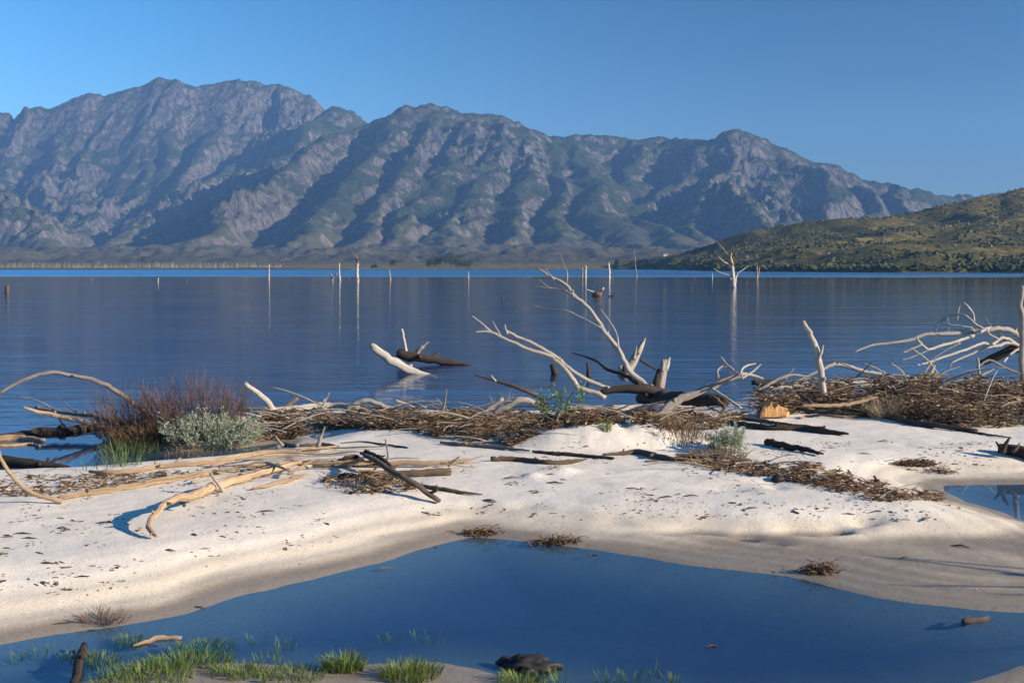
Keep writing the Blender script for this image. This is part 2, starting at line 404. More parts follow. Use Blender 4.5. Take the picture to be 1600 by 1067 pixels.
xw = xn + 0.10 * fbm(xn * 1.3, yn * 1.3, 3); yw = yn + 0.10 * fbm(xn * 1.3 + 40, yn * 1.3, 3)
s_bar[near] = sdf(xw, yw, bar); s_bank[near] = sdf(xw, yw, bank); s_pond[near] = sdf(xw, yw, pond)
s_bank = np.where((GY < -70) & (np.abs(GX) < 400), 20.0, s_bank)
s1 = np.minimum(s_bar, -s_pond); s = np.maximum(s1, s_bank)
sp = np.maximum(s, 0); sn = np.maximum(-s, 0)
prof = 0.035 * (1 - np.exp(-sp / 0.15)) + 0.20 * sstep(0.1, 1.5, sp) + 0.03 * sstep(1.5, 5, sp)
flatr = sstep(0.2, 2.2, GX) * sstep(12.7, 11.9, GY + 0.25 * fbm(GX * .7, GY * .7, 3)) * (GY > 6)                           # the wide wet flat on the right
prof = prof * (1 - flatr) + flatr * np.minimum(prof, 0.014 + 0.014 * sp)
lowb = (s_bank > 0) & (GY > 4.5); prof = np.where(lowb, np.minimum(prof, 0.015 + 0.012 * sp), prof)
deep = np.where(GY > 17.5, 2.4, 0.32)
z = np.where(s > 0, prof, -deep * (1 - np.exp(-sn / (deep * 5.5))))
dry = sstep(0.4, 1.8, sp)
z += dry * (0.030 * fbm(GX * 0.55, GY * 0.55, 3) + 0.010 * fbm(GX * 2.6, GY * 2.6, 3) + 0.004 * fbm(GX * 9, GY * 9, 2))
z += 0.030 * (np.abs(((sp * 3.1 + 0.35 * fbm(GX * .8, GY * .8, 2)) % 1.0) - 0.5) - 0.25) * sstep(0.05, 0.3, sp) * sstep(1.5, 0.8, sp)   # old water lines
z += np.where(s_bank > 0, 0.9 * sstep(1.0, 7.0, s_bank) * sstep(5.0, 0.0, GY), 0)    # the bank the camera stands on
def hump(px, py, rx, ry, h, p=1.0):
    global z
    x0, y0 = Z0(px, py, 0.2)
    d = ((GX - x0) / rx) ** 2 + ((GY - y0) / ry) ** 2
    z = z + h * np.exp(-d ** p) * np.clip(dry, 0.15, 1) 
# mound of clean sand with a slumped front, wrack mounds, scuffed hollows along the edge
mx, my = Z0(955, 706, 0.2)
md = ((GX - mx) / 1.15) ** 2 + ((GY - my - 0.35) / np.where(GY < my + 0.35, 0.50, 1.3)) ** 2
z += 0.32 * np.exp(-md ** 2.2) * (1 + 0.25 * fbm(GX * 4, GY * 4, 3)) * dry
for q in [(1350, 640, 2.2, 0.9, 0.16), (1520, 640, 2.0, 1.0, 0.20), (1180, 650, 1.5, 0.6, 0.06), (560, 668, 2.2, 0.6, 0.06), (760, 672, 1.6, 0.6, 0.08), (270, 685, 0.9, 0.5, 0.10)]: hump(*q)
for k in range(16):
    t = k / 15; px = 745 + 620 * t + rng.normal(0, 9); py = 783 + 24 * math.sin(t * 2.1) + 6 * t + rng.normal(0, 4)
    hump(px, py, rng.uniform(.10, .20), rng.uniform(.07, .13), -rng.uniform(0.06, 0.11))
    hump(px + 26, py + 6, rng.uniform(.12, .22), rng.uniform(.08, .14), rng.uniform(0.03, 0.05))
for k in range(70):
    hump(rng.uniform(820, 1560), rng.uniform(690, 770), rng.uniform(.1, .3), rng.uniform(.08, .2), rng.normal(0, 0.018))
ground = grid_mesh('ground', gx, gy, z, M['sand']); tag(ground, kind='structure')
def ground_z(x, y):
    i = np.clip(np.searchsorted(gx, x) - 1, 0, len(gx) - 2); j = np.clip(np.searchsorted(gy, y) - 1, 0, len(gy) - 2)
    fx = (x - gx[i]) / (gx[i + 1] - gx[i]); fy = (y - gy[j]) / (gy[j + 1] - gy[j])
    return (z[j, i] * (1 - fx) + z[j, i + 1] * fx) * (1 - fy) + (z[j + 1, i] * (1 - fx) + z[j + 1, i + 1] * fx) * fy
def gz(x, y): return float(ground_z(np.array([x]), np.array([y]))[0])
_ys = np.concatenate([np.arange(5, 40, 0.02), np.arange(40, 420, 0.2)])
def G(px, py, lift=0.0):                # where the ray through a pixel meets the ground or the water
    d = ray(px, py); t = _ys / d[1]
    zz = CAMZ + d[2] * t; hit = np.nonzero(zz <= np.maximum(ground_z(d[0] * t, _ys), 0.0))[0]
    k = hit[0] if len(hit) else len(_ys) - 1
    return Vector((d[0] * t[k], _ys[k], max(zz[k], 0.0) + lift))

wm = bpy.data.meshes.new('water'); wm.from_pydata([(-6000, 5, 0), (6000, 5, 0), (6000, 6000, 0), (-6000, 6000, 0)], [], [(0, 1, 2, 3)])
wm.materials.append(M['water']); water = bpy.data.objects.new('water', wm); col.objects.link(water); tag(water, kind='structure')

# ------------------------------------------------------------------ mountains and far plain
def ridge_field(X, Y, ridges, slope, k=10.0):
    out = np.full(X.shape, -1e3); near_d = np.full(X.shape, 1e9)
    for rd in ridges:
        pts = [W(px, py, D) for px, py, D in rd[0]]
        P = [(p.x, p.y) for p in pts]; v = [p.z for p in pts]
        d, val = seg_dist(X, Y, P, v)
        sl = rd[1] if len(rd) > 1 else slope
        h = val - sl * (np.sqrt(d * d + 12.0 ** 2) - 12.0) * (1 - 0.18 * sstep(100, 600, d))
        near_d = np.minimum(near_d, d)
        m = np.maximum(out, h); out = np.where(m < -500, m, m + k * np.log1p(np.exp(-np.abs(out - h) / k)) * 0.6)
    return out, near_d
crestA = [(-700, 300, 4500), (-400, 250, 4400), (-150, 190, 4400), (0, 175, 4400), (19, 179, 4400), (24, 190, 4400), (34, 177, 4400), (49, 169, 4400), (81, 169, 4400), (94, 164, 4400), (124, 151, 4400),
          (141, 144, 4400), (161, 151, 4400), (187, 142, 4400), (214, 136, 4400), (225, 134, 4400), (247, 121, 4400), (270, 127, 4400), (277, 124, 4400), (307, 136, 4400), (337, 130, 4400),
          (356, 125, 4400), (379, 125, 4400), (412, 131, 4400), (450, 137, 4400), (484, 151, 4400), (497, 173, 4400), (520, 230, 4350)]
crestB = [(470, 215, 4150), (499, 179, 4100), (521, 164, 4100), (540, 173, 4100), (564, 194, 4100), (610, 240, 4100)]
crestC = [(566, 197, 3500), (586, 188, 3500), (609, 179, 3500), (631, 167, 3500), (650, 167, 3500), (684, 164, 3500), (702, 169, 3500), (725, 177, 3500), (762, 178, 3500), (781, 180, 3500),
          (819, 197, 3500), (864, 215, 3550), (905, 212, 3600), (950, 214, 3600), (999, 219, 3600), (1021, 217, 3600), (1040, 220, 3600), (1082, 224, 3500)]
crestD = [(1082, 224, 3500), (1112, 220, 3400), (1127, 207, 3400), (1142, 201, 3400), (1161, 203, 3400), (1180, 212, 3400), (1206, 227, 3400), (1240, 237, 3400), (1277, 253, 3400), (1307, 258, 3400),
          (1345, 280, 3400), (1379, 287, 3400), (1416, 301, 3400), (1431, 295, 3400), (1450, 302, 3400), (1487, 309, 3450), (1514, 309, 3500), (1562, 302, 3600), (1700, 285, 3700), (2100, 250, 3900)]
spurs = [
 [[(-150, 190, 4400), (-120, 280, 4000), (-140, 370, 3500)]], [[(49, 169, 4400), (20, 250, 4150), (-20, 320, 3800), (-60, 380, 3300)]],
 [[(141, 144, 4400), (110, 220, 4200), (75, 290, 3950), (40, 345, 3600)]],
 [[(187, 142, 4400), (158, 225, 4200), (128, 285, 4000), (95, 345, 3650), (70, 378, 3300)]],
 [[(270, 127, 4400), (238, 200, 4250), (224, 250, 4100), (200, 305, 3850), (150, 355, 3500), (110, 388, 3150)]],
 [[(307, 136, 4400), (285, 200, 4250), (262, 255, 4050)]],
 [[(379, 125, 4400), (348, 195, 4250), (300, 250, 4000), (258, 300, 3750), (228, 345, 3450), (195, 385, 3050)]],
 [[(450, 137, 4400), (420, 200, 4200), (372, 258, 3950), (318, 300, 3700), (268, 345, 3350), (240, 385, 3000)]],
 [[(484, 151, 4400), (470, 210, 4250), (430, 255, 4000), (385, 290, 3750)]],
 [[(-200, 260, 3200), (-60, 272, 3200), (0, 285, 3150), (30, 312, 3080), (65, 348, 3000), (100, 380, 2850)], 0.6],
 [[(521, 164, 4100), (495, 215, 3900), (440, 258, 3700), (395, 290, 3500)]],
 [[(566, 197, 3500), (499, 226, 3300), (431, 265, 3100), (379, 301, 2900), (330, 345, 2700), (290, 385, 2450)]],
 [[(631, 167, 3500), (595, 230, 3250), (545, 290, 2950), (485, 350, 2650), (440, 392, 2350)]],
 [[(684, 164, 3500), (660, 230, 3250), (620, 290, 2950), (580, 345, 2700), (545, 394, 2350)]],
 [[(725, 177, 3500), (715, 245, 3200), (675, 300, 2950), (640, 345, 2700), (610, 394, 2350)]],
 [[(781, 180, 3500), (765, 250, 3200), (735, 310, 2900), (700, 360, 2600), (690, 396, 2350)]],
 [[(819, 197, 3500), (820, 262, 3150), (800, 320, 2850), (800, 365, 2550), (780, 398, 2300)]],
 [[(864, 215, 3550), (862, 270, 3200), (868, 320, 2850), (880, 365, 2550), (890, 398, 2300)]],
 [[(905, 212, 3600), (897, 254, 3300), (924, 291, 3000), (985, 340, 2700), (1059, 391, 2250)], 0.62],
 [[(924, 291, 3000), (950, 345, 2650), (965, 395, 2300)]],
 [[(999, 219, 3600), (985, 262, 3350), (965, 300, 3150)]],
 [[(1112, 220, 3400), (1088, 258, 3250), (1049, 286, 3100), (1000, 322, 2950)]],
 [[(1142, 201, 3400), (1128, 262, 3150), (1108, 300, 2950), (1085, 350, 2700), (1070, 394, 2400)]],
 [[(1108, 290, 2980), (1150, 315, 2800), (1180, 345, 2600), (1210, 385, 2350)]],
 [[(1190, 218, 3400), (1200, 268, 3150), (1205, 310, 2950), (1230, 360, 2650), (1250, 400, 2350)]],
 [[(1240, 237, 3400), (1265, 290, 3100), (1290, 340, 2800), (1320, 390, 2450)]],
 [[(1307, 258, 3400), (1345, 310, 3100), (1380, 360, 2800)]], [[(1379, 287, 3400), (1420, 330, 3100), (1460, 370, 2800)]]]
mxs = np.arange(-2400, 2401, 5.5); mys = np.concatenate([np.arange(940, 2250, 10.0), np.arange(2250, 4650, 5.5), np.arange(4650, 5300, 25.0)])
MX, MY = np.meshgrid(mxs, mys)
wx = MX + 75 * fbm(MX / 280, MY / 280, 5, .55) + 16 * fbm(MX / 50 + 9, MY / 50, 3); wy = MY + 70 * fbm(MX / 280 + 50, MY / 280, 4)
main, nd0 = ridge_field(MX + 10 * fbm(MX / 90, MY / 90, 3), MY, [[crestA, 1.05], [crestB, 1.1], [crestC, 0.95], [crestD, 0.85]], 0.9)
spurs = [[q[0], q[1] if len(q) > 1 else (0.72, 1.05, 0.85, 0.95, 0.66)[i % 5]] for i, q in enumerate(spurs)]
spur, nd1 = ridge_field(wx, wy, spurs, 0.88)
mz = np.maximum(main, spur); mz = np.where(mz > -500, mz, 0)
relief = sstep(6, 120, mz) * (0.25 + 0.75 * sstep(15, 110, nd0))
rn = ridged(wx / 210, wy / 300, 5, 0.55) - 0.62
rough_ = 0.35 + 1.5 * sstep(.3, .75, vnoise(MX / 330 + 3.3, MY / 330 + 8.1))
mz = mz + relief * rough_ * (52 * rn + 34 * (ridged(wx / 62 + 3, wy / 100, 5, 0.62) - 0.6) + 15 * (ridged(MX / 21, MY / 30 + 7, 2) - .6))
st = (mz + 0.12 * MX + 60 * fbm(MX / 300 + 4, MY / 300, 3)) / 62.0; st = st - np.floor(st)
mz += relief * 9 * sstep(.42, .62, vnoise(MX / 190, MY / 190 + 40)) * (sstep(0, .35, st) - st)
mz += sstep(40, 200, mz) * sstep(110, 0, nd0) * 7 * fbm(MX / 22, MY / 22, 3)
shoreY = np.interp(MX / MY * F + CX, [-900, 0, 420, 650, 1000, 1100, 2500], [1260, 1250, 1180, 1110, 1040, 980, 980])
inl = MY - shoreY + 18 * fbm(MX / 60, MY / 60, 3)
plainz = -2.0 + 3.2 * sstep(-25, 25, inl) + 4 * sstep(20, 500, inl) + 22 * sstep(500, 1500, inl) + 1.2 * fbm(MX / 40, MY / 40, 3) * sstep(0, 60, inl)
plainz += sstep(350, 900, inl) * (26 * np.maximum(ridged(MX / 150 + 2, MY / 150, 5, .6) - .58, 0) * 2.2)
k = 14.0
mz = np.maximum(mz, plainz) + k * 0.5 * np.exp(-np.abs(mz - plainz) / k) * sstep(200, 700, inl)
mountain = grid_mesh('mountain_range', mxs, mys, mz, M['mountain']); tag(mountain, kind='structure')

# ------------------------------------------------------------------ grassy hill on the right shore
hxs = np.arange(60, 1150, 3.0); hys = np.arange(440, 1300, 3.0); HX, HY = np.meshgrid(hxs, hys)
hcrest = [[(960, 417, 1150), (1020, 406, 1060), (1060, 400, 1020), (1100, 389, 980), (1150, 375, 950), (1200, 361, 930), (1250, 351, 920), (1300, 347, 920), (1400, 339, 930), (1450, 330, 930), (1480, 322, 940), (1520, 315, 940),
          (1560, 305, 950), (1600, 299, 950), (1750, 285, 960), (2100, 265, 960)], 0.36]
hsp = [[[(1290, 362, 860), (1240, 385, 780), (1190, 398, 720), (1120, 408, 700)], 0.26], [[(1480, 345, 850), (1400, 362, 790), (1330, 378, 720), (1270, 392, 660)], 0.28], [[(1600, 335, 820), (1530, 365, 740), (1450, 375, 690), (1380, 385, 620)], 0.28],
       [[(1700, 350, 720), (1620, 380, 640), (1540, 392, 600), (1450, 400, 560)], 0.26], [[(1080, 398, 960), (1060, 408, 900)], 0.3], [[(1360, 343, 925), (1350, 366, 840), (1330, 384, 760), (1300, 400, 650)], 0.3], [[(1540, 310, 940), (1545, 345, 850), (1500, 385, 700), (1480, 402, 600)], 0.3], [[(1660, 292, 955), (1690, 340, 800), (1660, 380, 680), (1640, 405, 560)], 0.3], [[(1210, 360, 930), (1200, 382, 860), (1160, 400, 780)], 0.3], [[(1800, 280, 960), (1850, 340, 760), (1800, 395, 580)], 0.3]]
hz, hd = ridge_field(HX + 14 * fbm(HX / 70, HY / 70, 3), HY + 14 * fbm(HX / 70 + 30, HY / 70, 3), [hcrest] + hsp, 0.2, 1.2)
shY = np.interp(HX / HY * F + CX, [900, 1000, 1100, 1200, 1400, 1600, 2500], [1060, 1010, 690, 585, 505, 476, 470])
hin = HY - shY + 8 * fbm(HX / 30, HY / 30, 3)
hb = -2.0 + 3.5 * sstep(-15, 15, hin) + 5 * sstep(0, 120, hin)
hz = np.where(hin < 0, np.minimum(hz, hb), np.maximum(hb, np.minimum(hz, hb + np.interp(HX / HY * F + CX, [1000, 1100, 1260], [.05, .07, .24]) * np.maximum(hin, 0))))
hz += sstep(5, 60, hin) * (6.5 * (ridged(HX / 70, HY / 70, 5) - 0.6) + 1.0 * fbm(HX / 12, HY / 12, 3))
hz = np.where(HX / HY * F + CX < 960, -2.5, hz)
hill = grid_mesh('hill', hxs, hys, hz, M['hill']); tag(hill, kind='structure')
def hill_z(x, y):
    i = int(np.clip((x - 60) / 3, 0, len(hxs) - 1)); j = int(np.clip((y - 440) / 3, 0, len(hys) - 1)); return float(hz[j, i])
def mount_z(x, y):
    i = int(np.clip((x + 2400) / 5.5, 0, len(mxs) - 1)); j = int(np.searchsorted(mys, y)); return float(mz[min(j, len(mys) - 1), i])

# ------------------------------------------------------------------ driftwood builders
def pts_on(anchor, pts, dep=0.0, Y=None):
    """a limb that rises from an anchor: pixels at the anchor's distance, swinging dep metres away from the viewer by its tip"""
    Y0 = Y if Y is not None else G(*anchor).y
    n = len(pts)
    return [W(p[0], p[1], Y0 + dep * k / max(n - 1, 1) + (p[2] if len(p) > 2 else 0)) for k, p in enumerate(pts)]
def lying(pts, r, lift=0.6):
    out = []
    for p in pts:
        g = G(p[0], p[1])
        if len(p) > 2: g = G(p[0], p[1] + 0.8 * p[2] * F / g.y)
        out.append(Vector((g.x, g.y, g.z + r * lift + (p[2] if len(p) > 2 else 0))))
    return out
def knots(mb, P, rr):
    P = [np.array(tuple(p), float) for p in P]; L = sum(np.linalg.norm(P[k + 1] - P[k]) for k in range(len(P) - 1))
    if L < .6 or max(rr) < .025 or L > 12: return
    for k in range(int(min(4, L * 1.2))):
        i = rng.integers(0, len(P) - 1); t = rng.random(); p = P[i] * (1 - t) + P[i + 1] * t; r = np.interp((i + t) / (len(P) - 1), np.linspace(0, 1, len(rr)), rr)
        ax = P[i + 1] - P[i]; ax /= np.linalg.norm(ax) + 1e-9; d = rng.normal(0, 1, 3); d[2] = abs(d[2]); d -= ax * np.dot(d, ax); d /= np.linalg.norm(d) + 1e-9; d = d + ax * rng.uniform(-.2, 1.1)
        mb.tube([p, p + d * r * rng.uniform(.7, .85), p + d * r * rng.uniform(.95, 1.7)], [r * .6, r * .5, r * .34], 6)
def thing(name, label, cat, parts, group=None, base=None):
    """parts: (part name, points, radii, material[, flat]); one part makes a single mesh, more go under an Empty"""
    b = np.array(tuple(base if base is not None else parts[0][1][0]), float)
    if len(parts) == 1:
        pn, P, rr, m = parts[0][:4]; mb = MB(); mb.tube(P, rr, seg=10 if max(rr) > 0.05 else 7, flat=parts[0][4] if len(parts[0]) > 4 else 1.0); knots(mb, P, rr)
        o = mb.build(name, M[m], None, b)
    else:
        o = bpy.data.objects.new(name, None); col.objects.link(o); o.location = b.tolist(); o.empty_display_size = 0.1
        for pt in parts:
            pn, P, rr, m = pt[:4]; mb = MB(); mb.tube(P, rr, seg=10 if max(rr) > 0.05 else 7, flat=pt[4] if len(pt) > 4 else 1.0); knots(mb, P, rr)
            mb.build(pn, M[m], o, b)
    return tag(o, label, cat, group)

# --- left: fallen tree in the bush and logs in the shallows
YB = 19.6
thing('fallen_tree', 'dead tree fallen from the shrub bank, one limb arching over the lake', 'dead tree', [
  ('trunk', pts_on(None, [(262, 668), (225, 668), (192, 664), (170, 664)], 0, YB), [.10, .08, .06], 'dark'),
  ('branch', pts_on(None, [(236, 660), (223, 641), (199, 623), (168, 603), (136, 591), (105, 585), (79, 582), (52, 588), (26, 599), (0, 614), (-26, 631), (-48, 652)], -1.2, YB), [.055, .05, .045, .04, .035, .03, .022], 'grey'),
  ('branch', pts_on(None, [(215, 662), (192, 658), (157, 652), (129, 647), (92, 643), (55, 637)], 0.8, YB), [.08, .065, .05, .03], 'grey'),
  ('branch', pts_on(None, [(190, 668), (157, 665), (126, 658), (87, 649), (58, 643), (37, 636)], -0.6, YB), [.07, .06, .045, .025], 'tan'),
  ('twig', pts_on(None, [(87, 645), (79, 637), (58, 626), (29, 620)], 0.3, YB), [.02, .012], 'bleached'),
  ('twig', pts_on(None, [(122, 646), (110, 638), (101, 629)], 0.3, YB), [.018, .01], 'grey'),
  ('twig', pts_on(None, [(92, 655), (100, 664), (108, 672)], -0.2, YB), [.015, .012], 'dark')])
thing('sunken_log', 'dark waterlogged log lying in the shallows below the fallen tree', 'log', [('log', lying([(-60, 690), (0, 685), (66, 678), (105, 676), (142, 671), (190, 668)], .1, .1), [.08, .11, .12, .10], 'dark')])
thing('sunken_log', 'tan peeled log end floating in front of the dark sunken log', 'log', [('log', lying([(-40, 688), (0, 688), (30, 687), (70, 691)], .07, .4), [.07, .08, .07, .03], 'tan')])
thing('floating_branch', 'short pale branch floating beside the tan log end', 'branch', [('log', lying([(-20, 699), (20, 697), (48, 695), (62, 698)], .03, .4), [.03, .04, .02], 'tan')])
thing('sunken_log', 'dark tapering log half under water close to the sand edge', 'log', [('log', lying([(-60, 716), (0, 722), (50, 726), (80, 728), (108, 730)], .09, .1), [.13, .11, .07, .015], 'dark')])

# --- left: the long peeled poles on the sand
RS = 0.72
thing('driftwood_pole', 'long tan driftwood pole whose thin end curls up off the sand', 'driftwood', [
  ('trunk', lying([(92, 784), (135, 775), (191, 767), (248, 757), (315, 745), (360, 738), (420, 731)], .06), [.05, .065, .075, .07, .05], 'tan'),
  ('branch', pts_on((90, 787), [(97, 784), (84, 780), (63, 775), (42, 765), (24, 749), (10, 731), (0, 711), (-6, 690)], -.3), [.05, .045, .04, .035, .028], 'tan')])
thing('driftwood_pole', 'pale smooth pole lying along the inlet edge behind the other poles', 'driftwood', [
  ('trunk', lying([(140, 741), (169, 743), (203, 741), (248, 733), (293, 729), (338, 724), (380, 716), (419, 710), (476, 708), (528, 700)], .055), [.035, .05, .06, .065, .06, .05, .02], 'tan'),
  ('branch', lying([(330, 733), (390, 722), (440, 718), (500, 712, .03)], .03, 1.5), [.03, .035, .02], 'tan')])
thing('driftwood_pole', 'thick peeled pole lying straight across the middle of the heap', 'driftwood', [
  ('trunk', lying([(425, 737), (453, 731), (503, 731), (576, 731), (629, 731), (681, 730), (736, 726)], .06, .9), [.05, .07, .075, .07, .06, .035], 'tan'),
  ('stub', pts_on((702, 732), [(700, 728), (709, 720), (718, 713)]), [.025, .012], 'brown')])
thing('driftwood_limb', 'bent forked limb with a hooked foot, the lowest of the heap', 'driftwood', [
  ('trunk', lying([(480, 724, .04), (420, 741, .04), (380, 752, .03), (341, 763, .03), (318, 774, .06), (294, 786, .12), (278, 790, .15), (262, 796, .15), (247, 808, .13), (236, 820, .09), (231, 829, .05), (237, 837, .02), (244, 843)], .05), [.05, .065, .08, .09, .095, .085, .07, .065, .06, .05, .045, .04, .02], 'tan'),
  ('stub', pts_on((346, 772), [(349, 768), (340, 754), (328, 739)], -.1), [.04, .035, .025], 'bleached'),
  ('stub', pts_on((290, 800), [(288, 790), (281, 781), (277, 777)], -.1), [.035, .02], 'brown')])
thing('driftwood_pole', 'second peeled pole close above the bent limb', 'driftwood', [('trunk', lying([(300, 757), (345, 748), (400, 744), (440, 738), (480, 733), (500, 726)], .05), [.03, .05, .055, .05, .02], 'bleached')])
thing('bark_slab', 'split orange-tan slab of wood lying beside the bent limb', 'driftwood', [('slab', lying([(393, 767), (415, 763), (445, 755), (479, 744)], .05, .5), [.02, .06, .09, .05], 'tan', 0.5)])
thing('driftwood_stick', 'thin pale stick across the slab and the poles', 'driftwood', [('stick', lying([(416, 727, .1), (440, 735, .1), (458, 742, .05)], .02), [.03, .025], 'bleached')])
thing('driftwood_stick', 'pale slanting stick resting on the peeled pole', 'driftwood', [('stick', lying([(450, 744, .05), (470, 734, .1), (492, 724, .15)], .02), [.03, .02], 'tan')])
thing('driftwood_beam', 'dark brown split beam lying slantwise over the heap onto the sand', 'driftwood', [('beam', lying([(566, 716, .10), (585, 728, .16), (602, 740, .16), (642, 762, .1), (687, 788)], .06), [.06, .075, .08, .085, .06], 'brown', 0.6)])
thing('driftwood_beam', 'second dark splintered piece leaning beside the slanting beam', 'driftwood', [('beam', lying([(571, 712, .14), (592, 722, .14), (612, 734, .1)], .04), [.04, .055, .03], 'dark')])
thing('upright_stick', 'slim grey stick standing upright in the heap of poles', 'driftwood', [('stick', pts_on((603, 738), [(603, 738), (606, 712), (604, 697), (602, 686)]), [.026, .022, .018], 'grey')])
thing('driftwood_log', 'short brown log with a dark sawn end, under the slanting beam', 'log', [('log', lying([(560, 744), (615, 745), (660, 745), (704, 743)], .07), [.04, .06, .075, .08], 'brown')])
thing('driftwood_stick', 'tapering brown stick pointing away from the heap over the sand', 'driftwood', [('stick', lying([(640, 758), (660, 762), (707, 770), (754, 775)], .03), [.02, .05, .045, .01], 'brown')])
thing('driftwood_stick', 'pale splintered piece under the foot of the slanting beam', 'driftwood', [('stick', lying([(555, 767), (589, 766), (618, 755)], .03), [.025, .035, .02], 'tan')])
thing('driftwood_log', 'dark hump of root behind the straight peeled pole', 'driftwood', [('log', lying([(519, 728), (540, 722, .06), (556, 721, .06), (573, 725)], .05), [.02, .06, .06, .02], 'dark')])
thing('root_fork', 'small pale antler shaped root on the sand', 'driftwood', [
  ('trunk', lying([(434, 703), (445, 699), (465, 700)], .05), [.05, .06, .045], 'grey'), ('stub', pts_on((436, 706), [(442, 697), (436, 689), (431, 681)]), [.04, .02], 'grey')])
thing('root_fork', 'small root with one pointed prong and a dark flat foot', 'driftwood', [
  ('trunk', lying([(466, 699), (485, 698), (503, 697), (530, 700)], .04), [.03, .045, .06, .015], 'brown'), ('stub', pts_on((497, 704), [(497, 699), (501, 684), (508, 666)]), [.06, .045, .012], 'grey')])
thing('driftwood_stick', 'thin flat lath on bare sand beyond the poles', 'driftwood', [('stick', lying([(532, 693), (563, 691), (584, 693), (637, 701)], .015), [.01, .02, .022, .03], 'brown')])
thing('driftwood_log', 'weathered grey log at the front of the wrack line', 'log', [('log', lying([(688, 694), (720, 697), (747, 699), (790, 703), (828, 707)], .04), [.03, .055, .06, .045, .02], 'grey')])
thing('driftwood_log', 'smooth brown log lying alone on the clean sand', 'log', [('log', lying([(767, 721), (809, 721), (856, 726), (890, 725), (917, 721)], .05), [.055, .06, .06, .05, .015], 'brown')])
thing('driftwood_log', 'dark bark log below the sand mound', 'log', [('log', lying([(832, 708), (864, 711), (894, 713), (959, 719)], .04), [.03, .055, .05, .03], 'dark')])
thing('driftwood_log', 'long dark log buried along the foot of the sand mound', 'log', [('log', lying([(942, 713), (975, 711), (1000, 710), (1037, 719), (1075, 724), (1120, 722), (1172, 722)], .05), [.02, .06, .085, .07, .05, .03], 'brown')])
thing('bark_slab', 'small orange-brown bark piece against the buried log', 'driftwood', [('slab', lying([(1008, 722), (1030, 723)], .03), [.04, .03], 'orange', 0.5)])

hp = [(300, 756), (345, 738), (420, 722), (520, 706), (600, 716), (735, 724), (720, 738), (640, 752), (560, 752), (470, 748), (400, 762), (330, 770)]
c = 0
while c < 26:
    px, py = rng.uniform(300, 735), rng.uniform(700, 770)
    if not inside(np.array([px]), np.array([py]), hp)[0]: continue
    c += 1; g = G(px, py); a = rng.normal(.12, .22); L = rng.uniform(.3, 1.1); r = rng.uniform(.012, .03)
    mc = ['tan', 'bleached', 'tan', 'brown'][c % 4]
    q = [Vector((g.x + math.cos(a) * L * t, g.y + math.sin(a) * L * t, g.z + r + .03 + .07 * rng.random() * (1 - abs(t)))) for t in (-.5, -.15, .2, .5)]
    thing('thin_pole', 'thin %s pole among the thicker poles of the sand heap' % mc, 'driftwood', [('pole', q, [r * .6, r, r * .9, r * .4], mc)], mc + ' thin poles of the sand heap')
RS = 1.0
# --- left part of the wrack line
thing('driftwood_limb', 'stout pale limb slanting up out of the wrack near the silver shrub', 'driftwood', [('limb', pts_on((436, 648), [(440, 646), (428, 640), (412, 622), (397, 610), (383, 599)], -.3), [.07, .065, .055, .045], 'bleached')])
thing('driftwood_stub', 'short brown stub leaning beside the stout pale limb', 'driftwood', [('stub', pts_on((440, 645), [(436, 645), (452, 632), (464, 621)], .2), [.07, .06, .05], 'brown')])
thing('driftwood_log', 'bleached log lying along the water behind the wrack', 'log', [('log', lying([(375, 644), (430, 646), (480, 642), (515, 638), (560, 640)], .07, .9), [.05, .08, .08, .06], 'bleached')])
thing('driftwood_limb', 'arched bleached limb bridging a gap of water in the wrack', 'driftwood', [('limb', pts_on((575, 648), [(540, 640), (556, 631), (570, 626), (585, 629), (612, 639), (630, 646)], 0), [.05, .055, .055, .05, .04], 'bleached')])
thing('driftwood_stick', 'short white stick end by the arched limb', 'driftwood', [('stick', pts_on((630, 648), [(618, 626), (632, 630), (650, 638)], .1), [.03, .035, .02], 'bleached')])
thing('driftwood_twig', 'forked grey twig standing up from the wrack before the lake', 'driftwood', [
  ('twig', pts_on((690, 650), [(690, 648), (695, 630), (698, 607)]), [.035, .025, .01], 'grey'), ('twig', pts_on((690, 650), [(693, 636), (686, 626), (680, 622)]), [.018, .008], 'grey')])
thing('driftwood_twig', 'short white forked twig on the tangle of thin sticks', 'driftwood', [('twig', pts_on((508, 648), [(503, 640), (509, 626), (515, 613)]), [.022, .016, .01], 'bleached')])
thing('driftwood_stick', 'brown knobbly stick raised over the water by the leafy plant', 'driftwood', [
  ('stick', pts_on((850, 648), [(852, 640), (846, 623), (812, 607), (790, 600), (770, 594), (742, 586)], .8), [.05, .045, .04, .03, .018], 'brown'), ('stub', pts_on((850, 648), [(775, 596), (770, 590), (768, 586)], 0), [.02, .012], 'bleached')])
thing('driftwood_root', 'pale arched root beside the leafy plant', 'driftwood', [
  ('root', pts_on((812, 650), [(770, 648), (783, 640), (812, 625), (830, 628), (846, 637), (856, 645)], 0), [.06, .07, .075, .06, .05], 'bleached'), ('stub', pts_on((765, 650), [(756, 645), (770, 634), (786, 623)]), [.05, .05, .04], 'bleached')])

